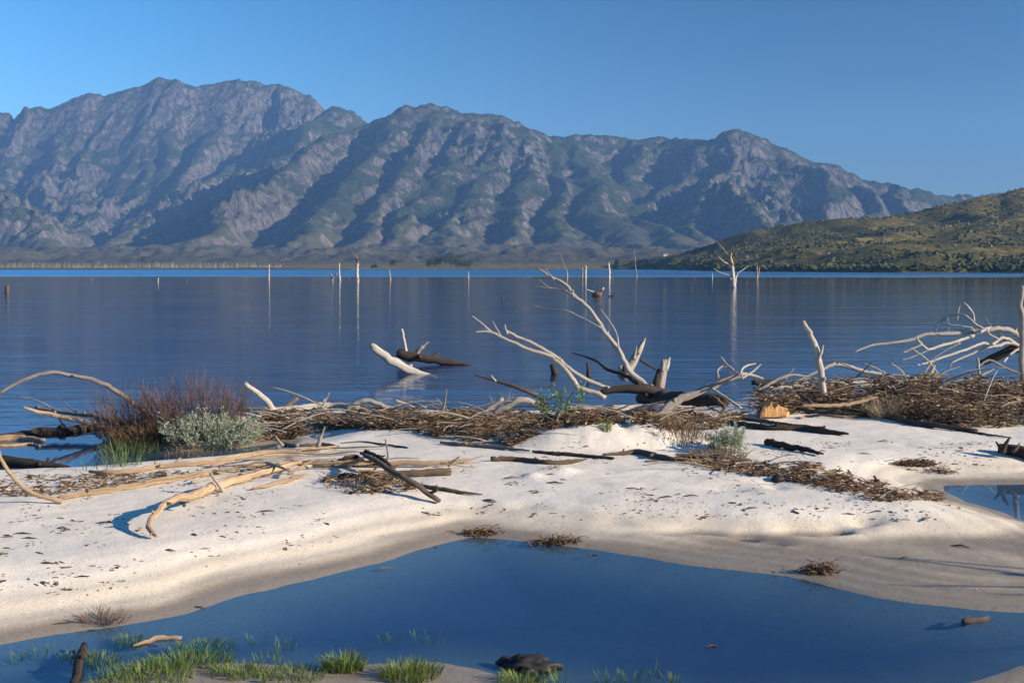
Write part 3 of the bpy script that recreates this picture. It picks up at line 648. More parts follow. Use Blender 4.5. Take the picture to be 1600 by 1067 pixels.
# --- central tree: trunk with two high bleached limbs
YC = 22.6
thing('stranded_tree', 'stranded dead tree with tall bleached limbs leaning out over the lake', 'dead tree', [
  ('trunk', pts_on(None, [(1120, 637), (1060, 622), (1010, 610), (960, 609), (935, 614)], 0, YC), [.13, .15, .13, .09, .06], 'dark'),
  ('branch', pts_on(None, [(1020, 612), (1009, 601), (985, 581), (972, 557), (964, 543), (946, 521), (933, 500), (919, 481), (898, 463), (888, 449), (875, 439), (862, 434), (851, 426), (839, 420)], 1.0, YC), [.07, .065, .06, .06, .055, .05, .045, .04, .03, .018], 'bleached'),
  ('twig', pts_on(None, [(866, 436), (848, 434), (833, 434)], .9, YC), [.025, .02], 'bleached'),
  ('twig', pts_on(None, [(863, 434), (857, 427), (853, 421)], .9, YC), [.022, .012], 'bleached'),
  ('twig', pts_on(None, [(897, 463), (885, 456), (872, 452), (843, 449), (829, 448)], .7, YC), [.028, .022, .02], 'bleached'),
  ('twig', pts_on(None, [(859, 450), (850, 444), (842, 437)], .7, YC), [.018, .012], 'bleached'),
  ('twig', pts_on(None, [(938, 512), (914, 499), (883, 485), (859, 483), (829, 477)], .6, YC), [.024, .02, .016, .012], 'bleached'),
  ('twig', pts_on(None, [(967, 546), (963, 521), (951, 500), (938, 483)], .4, YC), [.022, .02, .014], 'bleached'),
  ('branch', pts_on(None, [(945, 622), (933, 614), (904, 605), (893, 589), (877, 571), (856, 555), (825, 546), (812, 539), (788, 529), (767, 519), (740, 519)], -.5, YC), [.065, .06, .055, .05, .045, .04, .032, .025], 'bleached'),
  ('branch', pts_on(None, [(965, 610), (951, 607), (919, 594), (893, 578), (867, 557), (838, 539), (807, 526), (788, 516)], .1, YC), [.06, .055, .05, .05, .045, .035], 'bleached'),
  ('twig', pts_on(None, [(793, 522), (790, 514), (789, 507)], .1, YC), [.022, .012], 'bleached'),
  ('twig', pts_on(None, [(782, 524), (776, 513), (770, 502)], -.4, YC), [.018, .01], 'bleached'),
  ('twig', pts_on(None, [(769, 520), (754, 506), (738, 494)], -.4, YC), [.024, .014], 'bleached'),
  ('twig', pts_on(None, [(885, 580), (878, 566), (874, 556)], -.3, YC), [.02, .01], 'bleached'),
  ('branch', pts_on(None, [(1000, 600), (975, 585), (950, 577), (930, 563), (910, 556), (893, 551)], 1.6, YC), [.06, .05, .035, .02, .012], 'dark')])
thing('broken_stump', 'splintered pale stump leaning in the shallows behind the bleached limb', 'stump', [('stump', pts_on(None, [(972, 592), (983, 574), (993, 557), (1000, 544), (1006, 533)], .2, 24.6), [.15, .14, .11, .08, .05], 'grey'), ('splinter', pts_on(None, [(996, 552), (1003, 540), (1009, 528)], .2, 24.6), [.06, .045, .01], 'bleached'), ('splinter', pts_on(None, [(990, 562), (993, 550), (995, 541)], .1, 24.5), [.05, .035, .01], 'grey'), ('splinter', pts_on(None, [(976, 588), (975, 576), (979, 566)], 0, 24.5), [.08, .06, .015], 'dark')])
thing('broken_stump', 'broad upright stump with a broken top, in the driftwood pile', 'stump', [('stump', pts_on(None, [(1028, 612), (1032, 598), (1036, 580), (1041, 563)], 0, 22.9), [.15, .13, .115, .10], 'grey'), ('splinter', pts_on(None, [(1040, 578), (1044, 567), (1047, 558)], 0, 22.86), [.06, .05, .012], 'bleached'), ('splinter', pts_on(None, [(1035, 580), (1036, 568), (1036, 561)], 0, 22.8), [.05, .04, .012], 'grey'), ('bark', pts_on(None, [(1022, 614), (1025, 596), (1029, 576)], 0, 22.85), [.10, .085, .03], 'dark')])
thing('driftwood_limb', 'thin dark limb bending between the two stumps', 'driftwood', [('limb', pts_on(None, [(1000, 562), (1012, 570), (1030, 580)], 0, 23.6), [.03, .03, .02], 'dark')])
thing('driftwood_log', 'long pale log lying under the stranded tree', 'log', [('log', lying([(880, 645), (950, 645), (1000, 643), (1050, 642)], .08, .9), [.06, .08, .08, .06], 'bleached')])
thing('driftwood_log', 'thick dark log beneath the broad stump', 'log', [('log', lying([(1000, 634), (1060, 636), (1135, 640)], .15, .9), [.13, .16, .12], 'dark')])
thing('driftwood_limb', 'long grey limb propped slantwise across the pile', 'driftwood', [
  ('trunk', pts_on((1030, 654), [(1028, 650), (1045, 637), (1066, 623), (1098, 610), (1130, 595), (1158, 585)], .5), [.09, .10, .095, .08, .065, .05], 'grey'),
  ('branch', pts_on((1030, 654), [(1158, 585), (1172, 585), (1192, 591)], .5), [.035, .03, .02], 'bleached'),
  ('twig', pts_on((1030, 654), [(1156, 587), (1138, 572), (1126, 557)], .5), [.03, .025, .018], 'bleached'),
  ('twig', pts_on((1030, 654), [(1122, 590), (1121, 580), (1128, 573), (1142, 573)], .4), [.035, .028, .02], 'grey'),
  ('twig', pts_on((1030, 654), [(1157, 584), (1160, 576), (1168, 571), (1181, 568)], .5), [.025, .02, .012], 'bleached'),
  ('twig', pts_on((1030, 654), [(1160, 591), (1177, 580), (1189, 569)], .5), [.022, .018, .01], 'bleached')])
thing('driftwood_stick', 'straight bleached stick crossing the propped grey limb', 'driftwood', [('stick', pts_on((1155, 645), [(1103, 601), (1130, 619), (1157, 637)], -.6), [.025, .032, .03], 'bleached')])
thing('driftwood_root', 'brown forked root hanging below the crossing stick', 'driftwood', [('root', pts_on((1128, 652), [(1112, 618), (1124, 628), (1132, 637), (1124, 650)], -.3), [.03, .05, .045, .03], 'brown')])
def chunk(name, label, cat, outline, anchor, depth, m):
    """a block with a jagged outline, its own thickness and chamfered rim"""
    Y0 = G(*anchor).y; n = len(outline); f = np.array([tuple(W(px, py, Y0)) for px, py in outline]); c = f.mean(0)
    rings = [c + (f - c) * .86, f + np.array((0, depth * .15, 0)), f + np.array((0, depth * .85, 0)), c + (f - c) * .8 + np.array((0, depth, 0))]
    V = np.concatenate(rings + [[c], [c + np.array((0, depth, 0))]]); V[:4 * n] += rng.normal(0, .006, (4 * n, 3)); Fc = []
    for k in range(3):
        for a in range(n): Fc.append((k * n + a, k * n + (a + 1) % n, (k + 1) * n + (a + 1) % n, (k + 1) * n + a))
    for a in range(n): Fc += [(a, 4 * n, (a + 1) % n), (3 * n + a, 3 * n + (a + 1) % n, 4 * n + 1)]
    mb = MB(); mb.add(V, Fc, V[:, [0, 2]] * np.array((.6, .8))); return tag(mb.build(name, M[m], None, tuple(f[0]), False), label, cat)
chunk('driftwood_log', 'broken log end with a splintered bright orange face', 'log', [(1188, 652), (1187, 643), (1192, 638), (1198, 636), (1204, 629), (1208, 636), (1214, 635), (1217, 630), (1220, 636), (1232, 639), (1235, 645), (1231, 651), (1210, 653)], (1210, 655), .22, 'orange')
thing('driftwood_stub', 'dark torn bark stub against the orange-faced log', 'driftwood', [('stub', pts_on((1190, 655), [(1186, 654), (1189, 644), (1194, 634)]), [.06, .05, .02], 'brown')])
thing('forked_post', 'upright bleached forked limb standing tall in the pile', 'driftwood', [
  ('trunk', pts_on((1285, 640), [(1288, 618), (1285, 603), (1282, 579), (1276, 551), (1268, 526), (1254, 502)], .1), [.085, .08, .075, .065, .06, .045], 'bleached'),
  ('branch', pts_on((1285, 640), [(1278, 566), (1283, 550), (1286, 539)], 0), [.045, .035, .02], 'bleached')])

# --- right part of the pile
def pile(name, label, pts, rad, m, Y=23.6, dep=0.2): return thing(name, label, 'driftwood', [('limb', pts_on(None, pts, dep, Y), rad, m)])
pile('driftwood_log', 'big bleached log on top of the pile beside the forked upright limb', [(1245, 612), (1285, 604), (1335, 600), (1388, 600)], [.07, .09, .09, .06], 'bleached')
pile('driftwood_limb', 'arched bleached limb on the lake side of the pile', [(1240, 598), (1285, 577), (1310, 569), (1348, 580), (1384, 587), (1420, 603)], [.03, .045, .055, .05, .05, .03], 'bleached', 24.2)
pile('driftwood_stick', 'straight white stick slanting down across the bleached logs', [(1349, 568), (1377, 580), (1413, 606)], [.022, .028, .03], 'bleached', 23.0, -.5)
pile('driftwood_stick', 'white bow shaped stick standing in the pile', [(1393, 568), (1409, 580), (1419, 600)], [.016, .022, .024], 'bleached', 23.3)
pile('driftwood_stick', 'thin dark stick leaning against the bleached logs', [(1362, 566), (1340, 588), (1314, 610)], [.012, .018, .02], 'dark', 22.8)
pile('driftwood_root', 'knobbly root end rising from the pile below the bleached limbs', [(1400, 606), (1425, 598), (1450, 589), (1461, 571)], [.05, .08, .07, .03], 'tan', 23.4)
pile('driftwood_stick', 'short grey post standing among the thin branches', [(1531, 592), (1529, 575), (1527, 559)], [.035, .035, .03], 'grey', 23.8)
pile('driftwood_stick', 'pale stick slanting up beside the short grey post', [(1515, 592), (1535, 585), (1553, 577)], [.022, .02, .015], 'bleached', 23.4)
pile('driftwood_limb', 'bent grey limb running from the post to the standing trunk', [(1526, 574), (1546, 563), (1570, 574), (1604, 588)], [.025, .03, .03, .025], 'grey', 24.2)
pile('driftwood_log', 'low rounded log behind the brown wrack', [(1480, 606), (1520, 600), (1560, 603), (1620, 608)], [.06, .09, .09, .06], 'grey', 24.0)
pile('driftwood_log', 'bleached log on the lake edge of the pile', [(1200, 606), (1235, 606), (1262, 599)], [.05, .07, .05], 'bleached', 23.8)
pile('driftwood_log', 'dark log behind the bleached stick tangle', [(1175, 598), (1215, 600), (1262, 608)], [.06, .10, .08], 'dark', 24.3)
pile('driftwood_limb', 'curved grey limb reaching over the dark log', [(1175, 618), (1205, 598), (1235, 586), (1262, 588)], [.03, .04, .035, .02], 'bleached', 23.2)
pile('driftwood_stick', 'pale stick with its tip raised above the water', [(1215, 610), (1228, 592), (1241, 575)], [.02, .015, .008], 'bleached', 23.4)
thing('driftwood_limb', 'tan peeled limb along the front of the pile', 'driftwood', [('limb', lying([(1253, 640, .2), (1307, 640, .2), (1341, 636, .25), (1368, 630, .3)], .035), [.03, .04, .04, .025], 'tan')])
thing('driftwood_stick', 'short bright stick lying on the brown wrack', 'driftwood', [('stick', lying([(1432, 622, .2), (1464, 621, .2)], .03), [.035, .03], 'bleached')])
YT = 25.0
thing('standing_snag', 'grey dead trunk standing at the lake edge beside the bleached limbs', 'dead tree', [('trunk', pts_on(None, [(1600, 606), (1597, 570), (1597, 540), (1598, 500), (1595, 466), (1600, 442), (1612, 420)], 0, YT - .6), [.09, .085, .08, .075, .07, .065, .05], 'grey')])
thing('fallen_tree', 'bare bleached limbs of a fallen tree spreading low over the water', 'dead tree', [
  ('trunk', pts_on(None, [(1660, 520), (1620, 528), (1594, 542), (1560, 556), (1530, 568)], 0.3, YT), [.16, .15, .13, .12, .07], 'dark'),
  ('branch', pts_on(None, [(1600, 534), (1592, 526), (1580, 516), (1560, 514), (1520, 518), (1480, 522), (1444, 523), (1420, 532), (1392, 536), (1366, 539), (1346, 545), (1334, 552)], -.6, YT), [.075, .07, .065, .06, .055, .05, .045, .04, .03, .025, .015], 'bleached'),
  ('branch', pts_on(None, [(1545, 518), (1524, 506), (1520, 490), (1510, 477), (1504, 474), (1498, 482), (1496, 501)], .4, YT), [.035, .03, .028, .025, .018], 'bleached'),
  ('branch', pts_on(None, [(1522, 505), (1508, 493), (1492, 492), (1476, 497), (1466, 506), (1460, 521)], .5, YT), [.028, .026, .024, .018], 'bleached'),
  ('branch', pts_on(None, [(1572, 532), (1556, 516), (1542, 514), (1520, 524), (1500, 532), (1470, 540), (1452, 546), (1440, 538), (1432, 528)], -.9, YT), [.05, .045, .045, .04, .035, .03, .025], 'bleached'),
  ('twig', pts_on(None, [(1441, 538), (1424, 545), (1411, 551)], 0, YT - .9), [.028, .026, .024], 'bleached'),
  ('twig', pts_on(None, [(1453, 546), (1430, 556), (1409, 563)], 0, YT - .9), [.026, .022, .016], 'bleached'),
  ('branch', pts_on(None, [(1592, 538), (1568, 528), (1550, 538), (1536, 536), (1510, 546), (1480, 556), (1454, 565), (1432, 571)], -1.2, YT), [.05, .045, .04, .035, .03, .025, .02], 'bleached'),
  ('branch', pts_on(None, [(1598, 542), (1576, 536), (1560, 540), (1540, 544), (1510, 556), (1486, 567)], -.5, YT), [.05, .045, .04, .035, .03, .02], 'bleached'),
  ('branch', pts_on(None, [(1602, 540), (1594, 544), (1578, 554), (1568, 566)], -.7, YT), [.04, .036, .03, .022], 'bleached'),
  ('twig', pts_on(None, [(1500, 536), (1476, 548), (1454, 562)], 0, YT - 1), [.025, .022, .015], 'bleached'),
  ('twig', pts_on(None, [(1426, 546), (1446, 560), (1460, 576), (1470, 596)], 0, YT - 1.2), [.02, .025, .028], 'bleached'),
  ('twig', pts_on(None, [(1487, 566), (1484, 574), (1486, 582)], 0, YT - .5), [.02, .014], 'bleached'),
  ('twig', pts_on(None, [(1501, 508), (1484, 507), (1480, 498)], 0, YT), [.012, .008], 'bleached'),
  ('twig', pts_on(None, [(1480, 494), (1482, 508), (1482, 520)], 0, YT + .2), [.012, .01], 'bleached'),
  ('twig', pts_on(None, [(1550, 512), (1544, 503), (1539, 496)], 0, YT), [.014, .008], 'grey'),
  ('twig', pts_on(None, [(1522, 518), (1518, 512), (1502, 509)], 0, YT - .5), [.018, .012], 'bleached'),
  ('twig', pts_on(None, [(1560, 530), (1546, 522), (1542, 514)], 0, YT - .5), [.026, .022], 'bleached')])

# --- dark logs on the right sand
for lab, pts, rad, m in [
  ('long dark limb lying on the sand below the orange-faced log', [(1060, 658), (1140, 664), (1200, 672), (1250, 673), (1290, 678), (1326, 682)], [.03, .05, .06, .075, .07, .02], 'dark'),
  ('forked brown limb just above the long dark limb', [(1100, 658), (1150, 656), (1200, 662), (1245, 668)], [.03, .045, .04, .02], 'brown'),
  ('dark snaking limb at the foot of the brown wrack', [(1240, 642), (1280, 648), (1330, 652), (1372, 651), (1416, 662), (1456, 669), (1528, 677)], [.04, .06, .06, .09, .07, .055, .02], 'brown'),
  ('thin dark stick beyond the tip of the snaking limb', [(1400, 655), (1450, 657), (1500, 660)], [.02, .03, .015], 'dark'),
  ('short black log alone on the white sand', [(1197, 695), (1215, 699), (1236, 704), (1262, 708), (1286, 714)], [.055, .06, .055, .045, .015], 'dark'),
  ('thin pale limb resting on the snaking limb', [(1250, 655), (1275, 650), (1320, 653), (1362, 650)], [.02, .03, .03, .015], 'tan'),
  ('grey limb end at the edge of the brown wrack', [(1480, 660), (1520, 662), (1560, 664), (1610, 662)], [.03, .045, .05, .05], 'grey'),
  ('blackened stick near the flattened weed', [(1470, 670), (1520, 677), (1580, 686)], [.012, .025, .012], 'dark')]:
    thing('driftwood_limb', lab, 'driftwood', [('limb', lying(pts, rad[1], .7), rad, m)])
thing('root_stump', 'dark splintered root stump on the sand beside the inlet', 'stump', [
  ('trunk', lying([(1560, 708), (1580, 711), (1605, 718), (1640, 726)], .1, .7), [.08, .12, .12, .10], 'dark'),
  ('spike', pts_on((1568, 716), [(1566, 708), (1572, 694), (1578, 682)]), [.05, .035, .012], 'dark'), ('spike', pts_on((1562, 714), [(1570, 707), (1562, 698), (1556, 690)]), [.04, .03, .012], 'dark'),
  ('spike', pts_on((1580, 718), [(1582, 706), (1590, 698), (1593, 692)]), [.04, .03, .012], 'brown')])

# --- logs in the lake
thing('curved_log', 'pale curved log rising out of the calm water', 'log', [('log', pts_on((650, 586), [(579, 540), (590, 547), (602, 557), (618, 567), (636, 577), (657, 584), (682, 589)], .4), [.11, .125, .14, .145, .13, .10, .04], 'bleached')])
thing('floating_log', 'black waterlogged log with a stick and a pale stub, behind the curved log', 'log', [
  ('log', pts_on((680, 570), [(622, 551), (640, 557), (662, 560), (702, 566), (742, 571)], 0), [.17, .19, .15, .12, .02], 'dark'),
  ('stick', pts_on((680, 570), [(635, 550), (631, 530), (628, 514)], 0), [.06, .05, .04], 'bleached'),
  ('stub', pts_on((680, 570), [(650, 556), (654, 547), (662, 541)], 0), [.09, .08, .07], 'grey'), ('twig', pts_on((680, 570), [(660, 543), (665, 538), (670, 534)], 0), [.04, .02], 'bleached')])
thing('water_stump', 'dark cut stump standing in the water left of the leaning pale stump', 'stump', [('stump', pts_on((868, 583), [(870, 590), (867, 580), (862, 570)]), [.14, .12, .08], 'dark')])
thing('water_stick', 'dark thumb shaped stake sticking out of the water', 'stake', [('stake', pts_on((919, 588), [(920, 594), (920, 580), (918, 567)]), [.08, .07, .04], 'dark')])

# --- drowned trees standing in the lake
def snag(label, base, limbs, group=None):
    Y = G(*base).y; parts = []
    for k, (pts, rad, m) in enumerate(limbs):
        parts.append(('trunk' if k == 0 else 'branch', pts_on(None, pts, 0 if k == 0 else rng.uniform(-1, 1), Y), rad, m))
    return thing('drowned_tree', label, 'dead tree', parts, group)
snag('slim white drowned trunk standing alone off the reedy shore', (420, 438), [([(420, 440), (420, 427), (420, 414)], [.22, .2, .16], 'bleached')])
snag('small forked drowned stump beside a slim trunk', (519, 440), [([(519, 441), (519, 434), (517, 429)], [.28, .25, .15], 'grey'), ([(519, 436), (523, 431), (526, 428)], [.16, .12], 'bleached')])
snag('slim pale drowned trunk beside the small forked stump', (531, 438), [([(531, 439), (530, 426), (530, 411)], [.28, .24, .15], 'bleached')])
snag('stout drowned trunk with a dark broken top', (558, 440), [([(558, 442), (558, 425), (559, 412)], [.42, .36, .34], 'bleached'), ([(559, 413), (558, 405), (556, 396)], [.34, .30, .15], 'brown'), ([(557, 403), (552, 395), (548, 390)], [.08, .04], 'grey')])
snag('short drowned trunk with a pointed tip, off the bushy islet', (609, 438), [([(610, 440), (609, 431), (608, 422)], [.26, .2, .1], 'grey')])
snag('tiny pale drowned stake in front of the bushy islet', (732, 438), [([(732, 439), (732, 432), (732, 425)], [.16, .14, .08], 'bleached')])
snag('drowned trunk with one long bare whip of a branch', (886, 437), [([(886, 438), (886, 429), (885, 421)], [.25, .22, .15], 'grey'), ([(885, 423), (880, 410), (875, 398)], [.08, .05, .03], 'grey')])
snag('drowned post, the darker of a close pair', (910, 437), [([(909, 438), (910, 428), (910, 418)], [.3, .26, .2], 'grey')])
snag('drowned post, the paler of a close pair', (915, 437), [([(915, 438), (915, 427), (915, 416)], [.34, .3, .24], 'bleached')])
snag('single thick drowned post between the pair and the tall thin trunk', (952, 437), [([(952, 438), (952, 425), (951, 411)], [.3, .28, .22], 'bleached')])
snag('tall thin leaning drowned trunk before the sandy track', (994, 434), [([(995, 436), (993, 420), (992, 405), (991, 389)], [.26, .22, .16, .07], 'grey'), ([(992, 408), (989, 403), (987, 398)], [.06, .03], 'grey')])
snag('small stake in the water near the many-armed tree', (1113, 436), [([(1113, 437), (1113, 432), (1113, 427)], [.14, .12, .1], 'bleached')])
snag('many-armed drowned tree with an orange split top', (1146, 449), [
  ([(1147, 451), (1146, 440), (1145, 425), (1144, 412)], [.42, .34, .27, .25], 'bleached'), ([(1144, 413), (1142, 404), (1143, 395)], [.24, .2, .06], 'orange'), ([(1141, 404), (1131, 390), (1117, 374)], [.1, .07, .03], 'grey'),
  ([(1142, 415), (1131, 409), (1122, 401)], [.12, .09, .04], 'bleached'), ([(1143, 431), (1128, 427), (1115, 420)], [.12, .1, .05], 'bleached'), ([(1149, 443), (1151, 430), (1158, 423), (1169, 416)], [.18, .14, .1, .05], 'bleached')])
snag('short drowned trunk with a split orange top and thin side limb', (1183, 436), [([(1183, 437), (1183, 426), (1182, 417)], [.3, .28, .22], 'grey'), ([(1184, 434), (1186, 424), (1187, 415)], [.12, .08, .05], 'orange')])
snag('small white stake in open water off the reedy shore', (247, 441), [([(247, 442), (247, 438), (248, 434)], [.14, .13, .08], 'bleached')])
snag('dark blunt stump in open water near the left shore', (11, 458), [([(11, 460), (11, 453), (11, 447)], [.26, .26, .24], 'brown')])
snag('floating root plate with two raised pale arms', (932, 463), [([(926, 463), (933, 459), (940, 461)], [.25, .42, .25], 'brown'), ([(930, 458), (923, 455), (916, 452)], [.12, .1, .08], 'bleached'), ([(936, 460), (940, 454), (943, 450)], [.13, .12, .1], 'bleached'), ([(933, 457), (934, 452), (935, 448)], [.1, .06], 'dark')])
snag('low dark snag floating beside the root plate', (955, 463), [([(951, 463), (957, 462), (961, 460)], [.06, .12, .04], 'dark')])
snag('lone thin dark stake in mid lake', (785, 471), [([(785, 473), (785, 469), (784, 465)], [.07, .07, .06], 'dark')])
for k, (px, py) in enumerate([(143, 439), (383, 438), (490, 439), (546, 439), (566, 439), (664, 440), (752, 440), (903, 438), (947, 437), (957, 437), (1085, 438), (1166, 443), (1458, 436), (1555, 436), (291, 440)]):
    snag('tiny dark stump tip just breaking the far lake surface', (px, py), [([(px, py + 1), (px, py - 2), (px + .5, py - 4)], [.14, .13, .09], 'brown')], 'stump tips in the far water')

# ------------------------------------------------------------------ shrubs, plants, grass
def empty_thing(name, label, cat, base, group=None):
    o = bpy.data.objects.new(name, None); col.objects.link(o); o.location = tuple(base); o.empty_display_size = 0.1
    return tag(o, label, cat, group)
def blade(mb, p, h, w, lean, az, droop=0.5):
    """a grass blade: a narrow bent strip"""
    dx, dy = math.cos(az), math.sin(az); sx, sy = -dy * w / 2, dx * w / 2
    V = []
    for t in (0, .4, .75):
        o = lean * h * (t + droop * t * t); zt = h * t * (1 - 0.25 * droop * t * lean)
        ww = 1 - 0.5 * t
        V += [(p[0] + dx * o + sx * ww, p[1] + dy * o + sy * ww, p[2] + zt), (p[0] + dx * o - sx * ww, p[1] + dy * o - sy * ww, p[2] + zt)]
    o = lean * h * (1 + droop)
    V.append((p[0] + dx * o, p[1] + dy * o, p[2] + h * (1 - 0.25 * droop * lean)))
    mb.add(V, [(0, 1, 3, 2), (2, 3, 5, 4), (4, 5, 6)])
def tuft(name, label, group, px, py, r, h, n, m, w=0.006):
    g = G(px, py); mb = MB()
    for k in range(n):
        a = rng.uniform(0, 2 * math.pi); q = r * math.sqrt(rng.random())
        x, y = g.x + q * math.cos(a), g.y + 0.8 * q * math.sin(a)
        blade(mb, (x, y, max(gz(x, y), -0.04) - 0.005), h * rng.uniform(.45, 1.1) * (1 - 0.35 * q / r), w * rng.uniform(.7, 1.3), rng.uniform(.1, .75), a + rng.normal(0, .7), rng.uniform(.2, .9))
    return tag(mb.build(name, M[m], None, tuple(g), smooth=False), label, 'grass', group)
def leaf(mb, p, L, w, d):
    d = np.array(d, float); d /= np.linalg.norm(d); a = np.cross(d, rng.normal(0, 1, 3)); a /= np.linalg.norm(a) + 1e-9
    p = np.array(p, float)
    mb.add([p, p + d * L * .5 + a * w / 2, p + d * L, p + d * L * .5 - a * w / 2], [(0, 1, 2, 3)])
def shrub(name, label, cat, px, py, rx, ry, h, n_stem, m_stem, n_leaf=0, m_leaf=None, leafsize=(.03, .01), stem_r=.004, spread=.5, branchy=2, base=None, group=None):
    g = base if base is not None else G(px, py); ms = MB(); ml = MB()
    for k in range(n_stem):
        a = rng.uniform(0, 2 * math.pi); q = math.sqrt(rng.random()); x = g.x + rx * q * math.cos(a); y = g.y + ry * q * math.sin(a)
        p = np.array((x, y, max(gz(x, y), -.02) - .02)); hh = h * rng.uniform(.55, 1.1) * (1 - .35 * q)
        tip = p + np.array((math.cos(a) * spread * hh * q + rng.normal(0, .12) * hh, math.sin(a) * spread * hh * q + rng.normal(0, .12) * hh, hh))
        ms.stick(p, tip, stem_r, stem_r * .4, 3, .06)
        for b in range(branchy):
            t = rng.uniform(.25, .9); s0 = p + (tip - p) * t; s1 = s0 + (tip - p) * rng.uniform(.2, .4) + rng.normal(0, .09, 3) * h
            ms.stick(s0, s1, stem_r * .6, stem_r * .3, 3, .05)
            for c in range(int(n_leaf)):
                f = s0 + (s1 - s0) * rng.uniform(.1, 1.1) + rng.normal(0, .012, 3)
                leaf(ml, f, leafsize[0] * rng.uniform(.6, 1.2), leafsize[1] * rng.uniform(.7, 1.2), (s1 - s0) / (np.linalg.norm(s1 - s0) + 1e-6) + rng.normal(0, .6, 3))
    if m_leaf is None:
        return tag(ms.build(name, M[m_stem], None, tuple(g), smooth=False), label, cat, group)
    o = empty_thing(name, label, cat, g, group)
    ms.build('stems', M[m_stem], o, tuple(g), False); ml.build('foliage', M[m_leaf], o, tuple(g), False)
    return o
def gp(px, py, dy=0.0):
    g = G(px, py); return Vector((g.x, g.y + dy, gz(g.x, g.y + dy)))
shrub('heath_shrub', 'purple-brown twiggy shrub, the left of two behind the sedge', 'shrub', 0, 0, .55, .35, .82, 210, 'heath', stem_r=.005, spread=.55, branchy=3, base=gp(205, 694, .5))
shrub('heath_shrub', 'tall purple-brown twiggy shrub behind the silver leaved shrub', 'shrub', 0, 0, .60, .35, .95, 240, 'heath', stem_r=.005, spread=.5, branchy=3, base=gp(295, 694, .55))
shrub('heath_shrub', 'dark brown dead undergrowth at the foot of the twiggy shrubs', 'shrub', 0, 0, .75, .25, .38, 420, 'litter', stem_r=.006, spread=.9, branchy=3, base=gp(250, 696, .25))
shrub('silver_shrub', 'silvery grey-green leafy shrub at the edge of the inlet', 'shrub', 0, 0, .52, .28, .48, 150, 'straw', 10, 'silver', (.045, .016), .004, .7, 4, gp(325, 700, .15))
shrub('silver_shrub', 'low silvery shrub spilling onto the sand beside the inlet head', 'shrub', 0, 0, .25, .2, .32, 60, 'straw', 9, 'silver', (.04, .015), .004, .7, 4, gp(366, 694, .2))
shrub('silver_shrub', 'small round silver-green shrub alone on the white sand', 'shrub', 1137, 706, .15, .13, .36, 60, 'straw', 10, 'silver', (.04, .013), .003, .55, 4)
shrub('leafy_plant', 'upright green leafy plant in front of the stranded tree', 'plant', 874, 654, .22, .12, .50, 20, 'sedge', 5, 'leaf', (.06, .024), .005, .5, 4)
shrub('dead_shrub', 'pale grey dead twig bush on the brown wrack', 'shrub', 1384, 654, .16, .12, .42, 90, 'straw', stem_r=.003, spread=.8, branchy=4)
shrub('dead_shrub', 'wispy dead bush by the standing trunk at the lake edge', 'shrub', 1585, 634, .35, .2, .5, 120, 'drygrass', stem_r=.004, spread=.7, branchy=4)
shrub('dead_shrub', 'wispy bleached root tangle on the pale arched root', 'shrub', 790, 640, .18, .1, .38, 60, 'straw', stem_r=.003, spread=1.1, branchy=3)
shrub('dead_shrub', 'uprooted dark twig bush leaning on the sand slope by the pool', 'shrub', 160, 972, .12, .05, .13, 60, 'heath', stem_r=.0025, spread=1.3, branchy=4)
for lab, px, py, r, h, n, m in [
  ('olive sedge clump at the water below the twiggy shrubs', 205, 704, .42, .30, 260, 'sedge'), ('green reed tuft leaning in the inlet before the olive sedge', 190, 727, .22, .38, 80, 'leaf'),
  ('sparse reed blades at the left end of the inlet', 150, 734, .30, .16, 26, 'leaf'), ('brown sedge fringe under the silver shrub', 300, 711, .40, .20, 160, 'drygrass'),
  ('bright green tuft on top of the sand mound', 948, 672, .07, .2, 60, 'grass'), ('rusty dry grass clump by the end of the sand mound', 1072, 676, .30, .26, 260, 'drygrass'),
  ('dry brown grass around the round silver shrub', 1120, 714, .38, .14, 380, 'drygrass'), ('grey dry grass behind the sand mound', 1045, 670, .35, .16, 260, 'drygrass'), ('brown dry heath beside the leafy plant', 805, 674, .55, .16, 420, 'drygrass'),
  ('brown dry heath at the left of the sand mound', 745, 684, .45, .12, 420, 'drygrass'), ('dry grass caught under the slanting beam', 560, 762, .35, .12, 160, 'drygrass')]:
    tuft('grass_clump', lab, None, px, py, r, h, n, m, .008)
for lab, px, py, r, h, n in [
  ('green tuft at the sand edge below the leaning twig bush', 203, 1000, .15, .14, 170), ('green tuft in the pool beside the dark half-sunk log', 150, 1030, .20, .15, 230), ('small green tuft left of the dark half-sunk log', 112, 1022, .12, .12, 110),
  ('dense green grass patch round the tan wet wood', 315, 1012, .30, .14, 380), ('broad grass patch on the wet bank', 290, 1036, .40, .15, 480), ('grass patch at the foot of the bank', 225, 1060, .40, .16, 420),
  ('rounded green tussock at the pool edge, the fullest one', 538, 1045, .16, .20, 300), ('wide green tussock beside the fullest one', 640, 1056, .25, .18, 380), ('short grass between the bank twigs and the tussocks', 455, 1058, .30, .11, 260),
  ('grass tuft growing against the dark rock', 815, 1066, .20, .15, 170), ('short green tuft at the end of the bank', 375, 1052, .25, .12, 240)]:
    tuft('grass_tuft', lab, 'grass tufts by the pool', px, py, r * .8, h * .72, int(n * 1.15), 'grass', .007)
for px, py, r, n in [(608, 995, .08, 26), (672, 994, .13, 34), (950, 1062, .10, 30), (992, 1060, .12, 36), (1022, 1050, .05, 14), (1052, 1062, .06, 22), (62, 1020, .10, 18), (40, 1022, .06, 10), (440, 1010, .10, 26), (420, 1032, .10, 26), (870, 1064, .1, 22), (400, 1000, .05, 16), (25, 1028, .06, 8)]:
    tuft('reed_shoots', 'sparse green shoots standing in the still pool', 'sparse shoots in the pool', px, py, r, .13, n, 'grass')

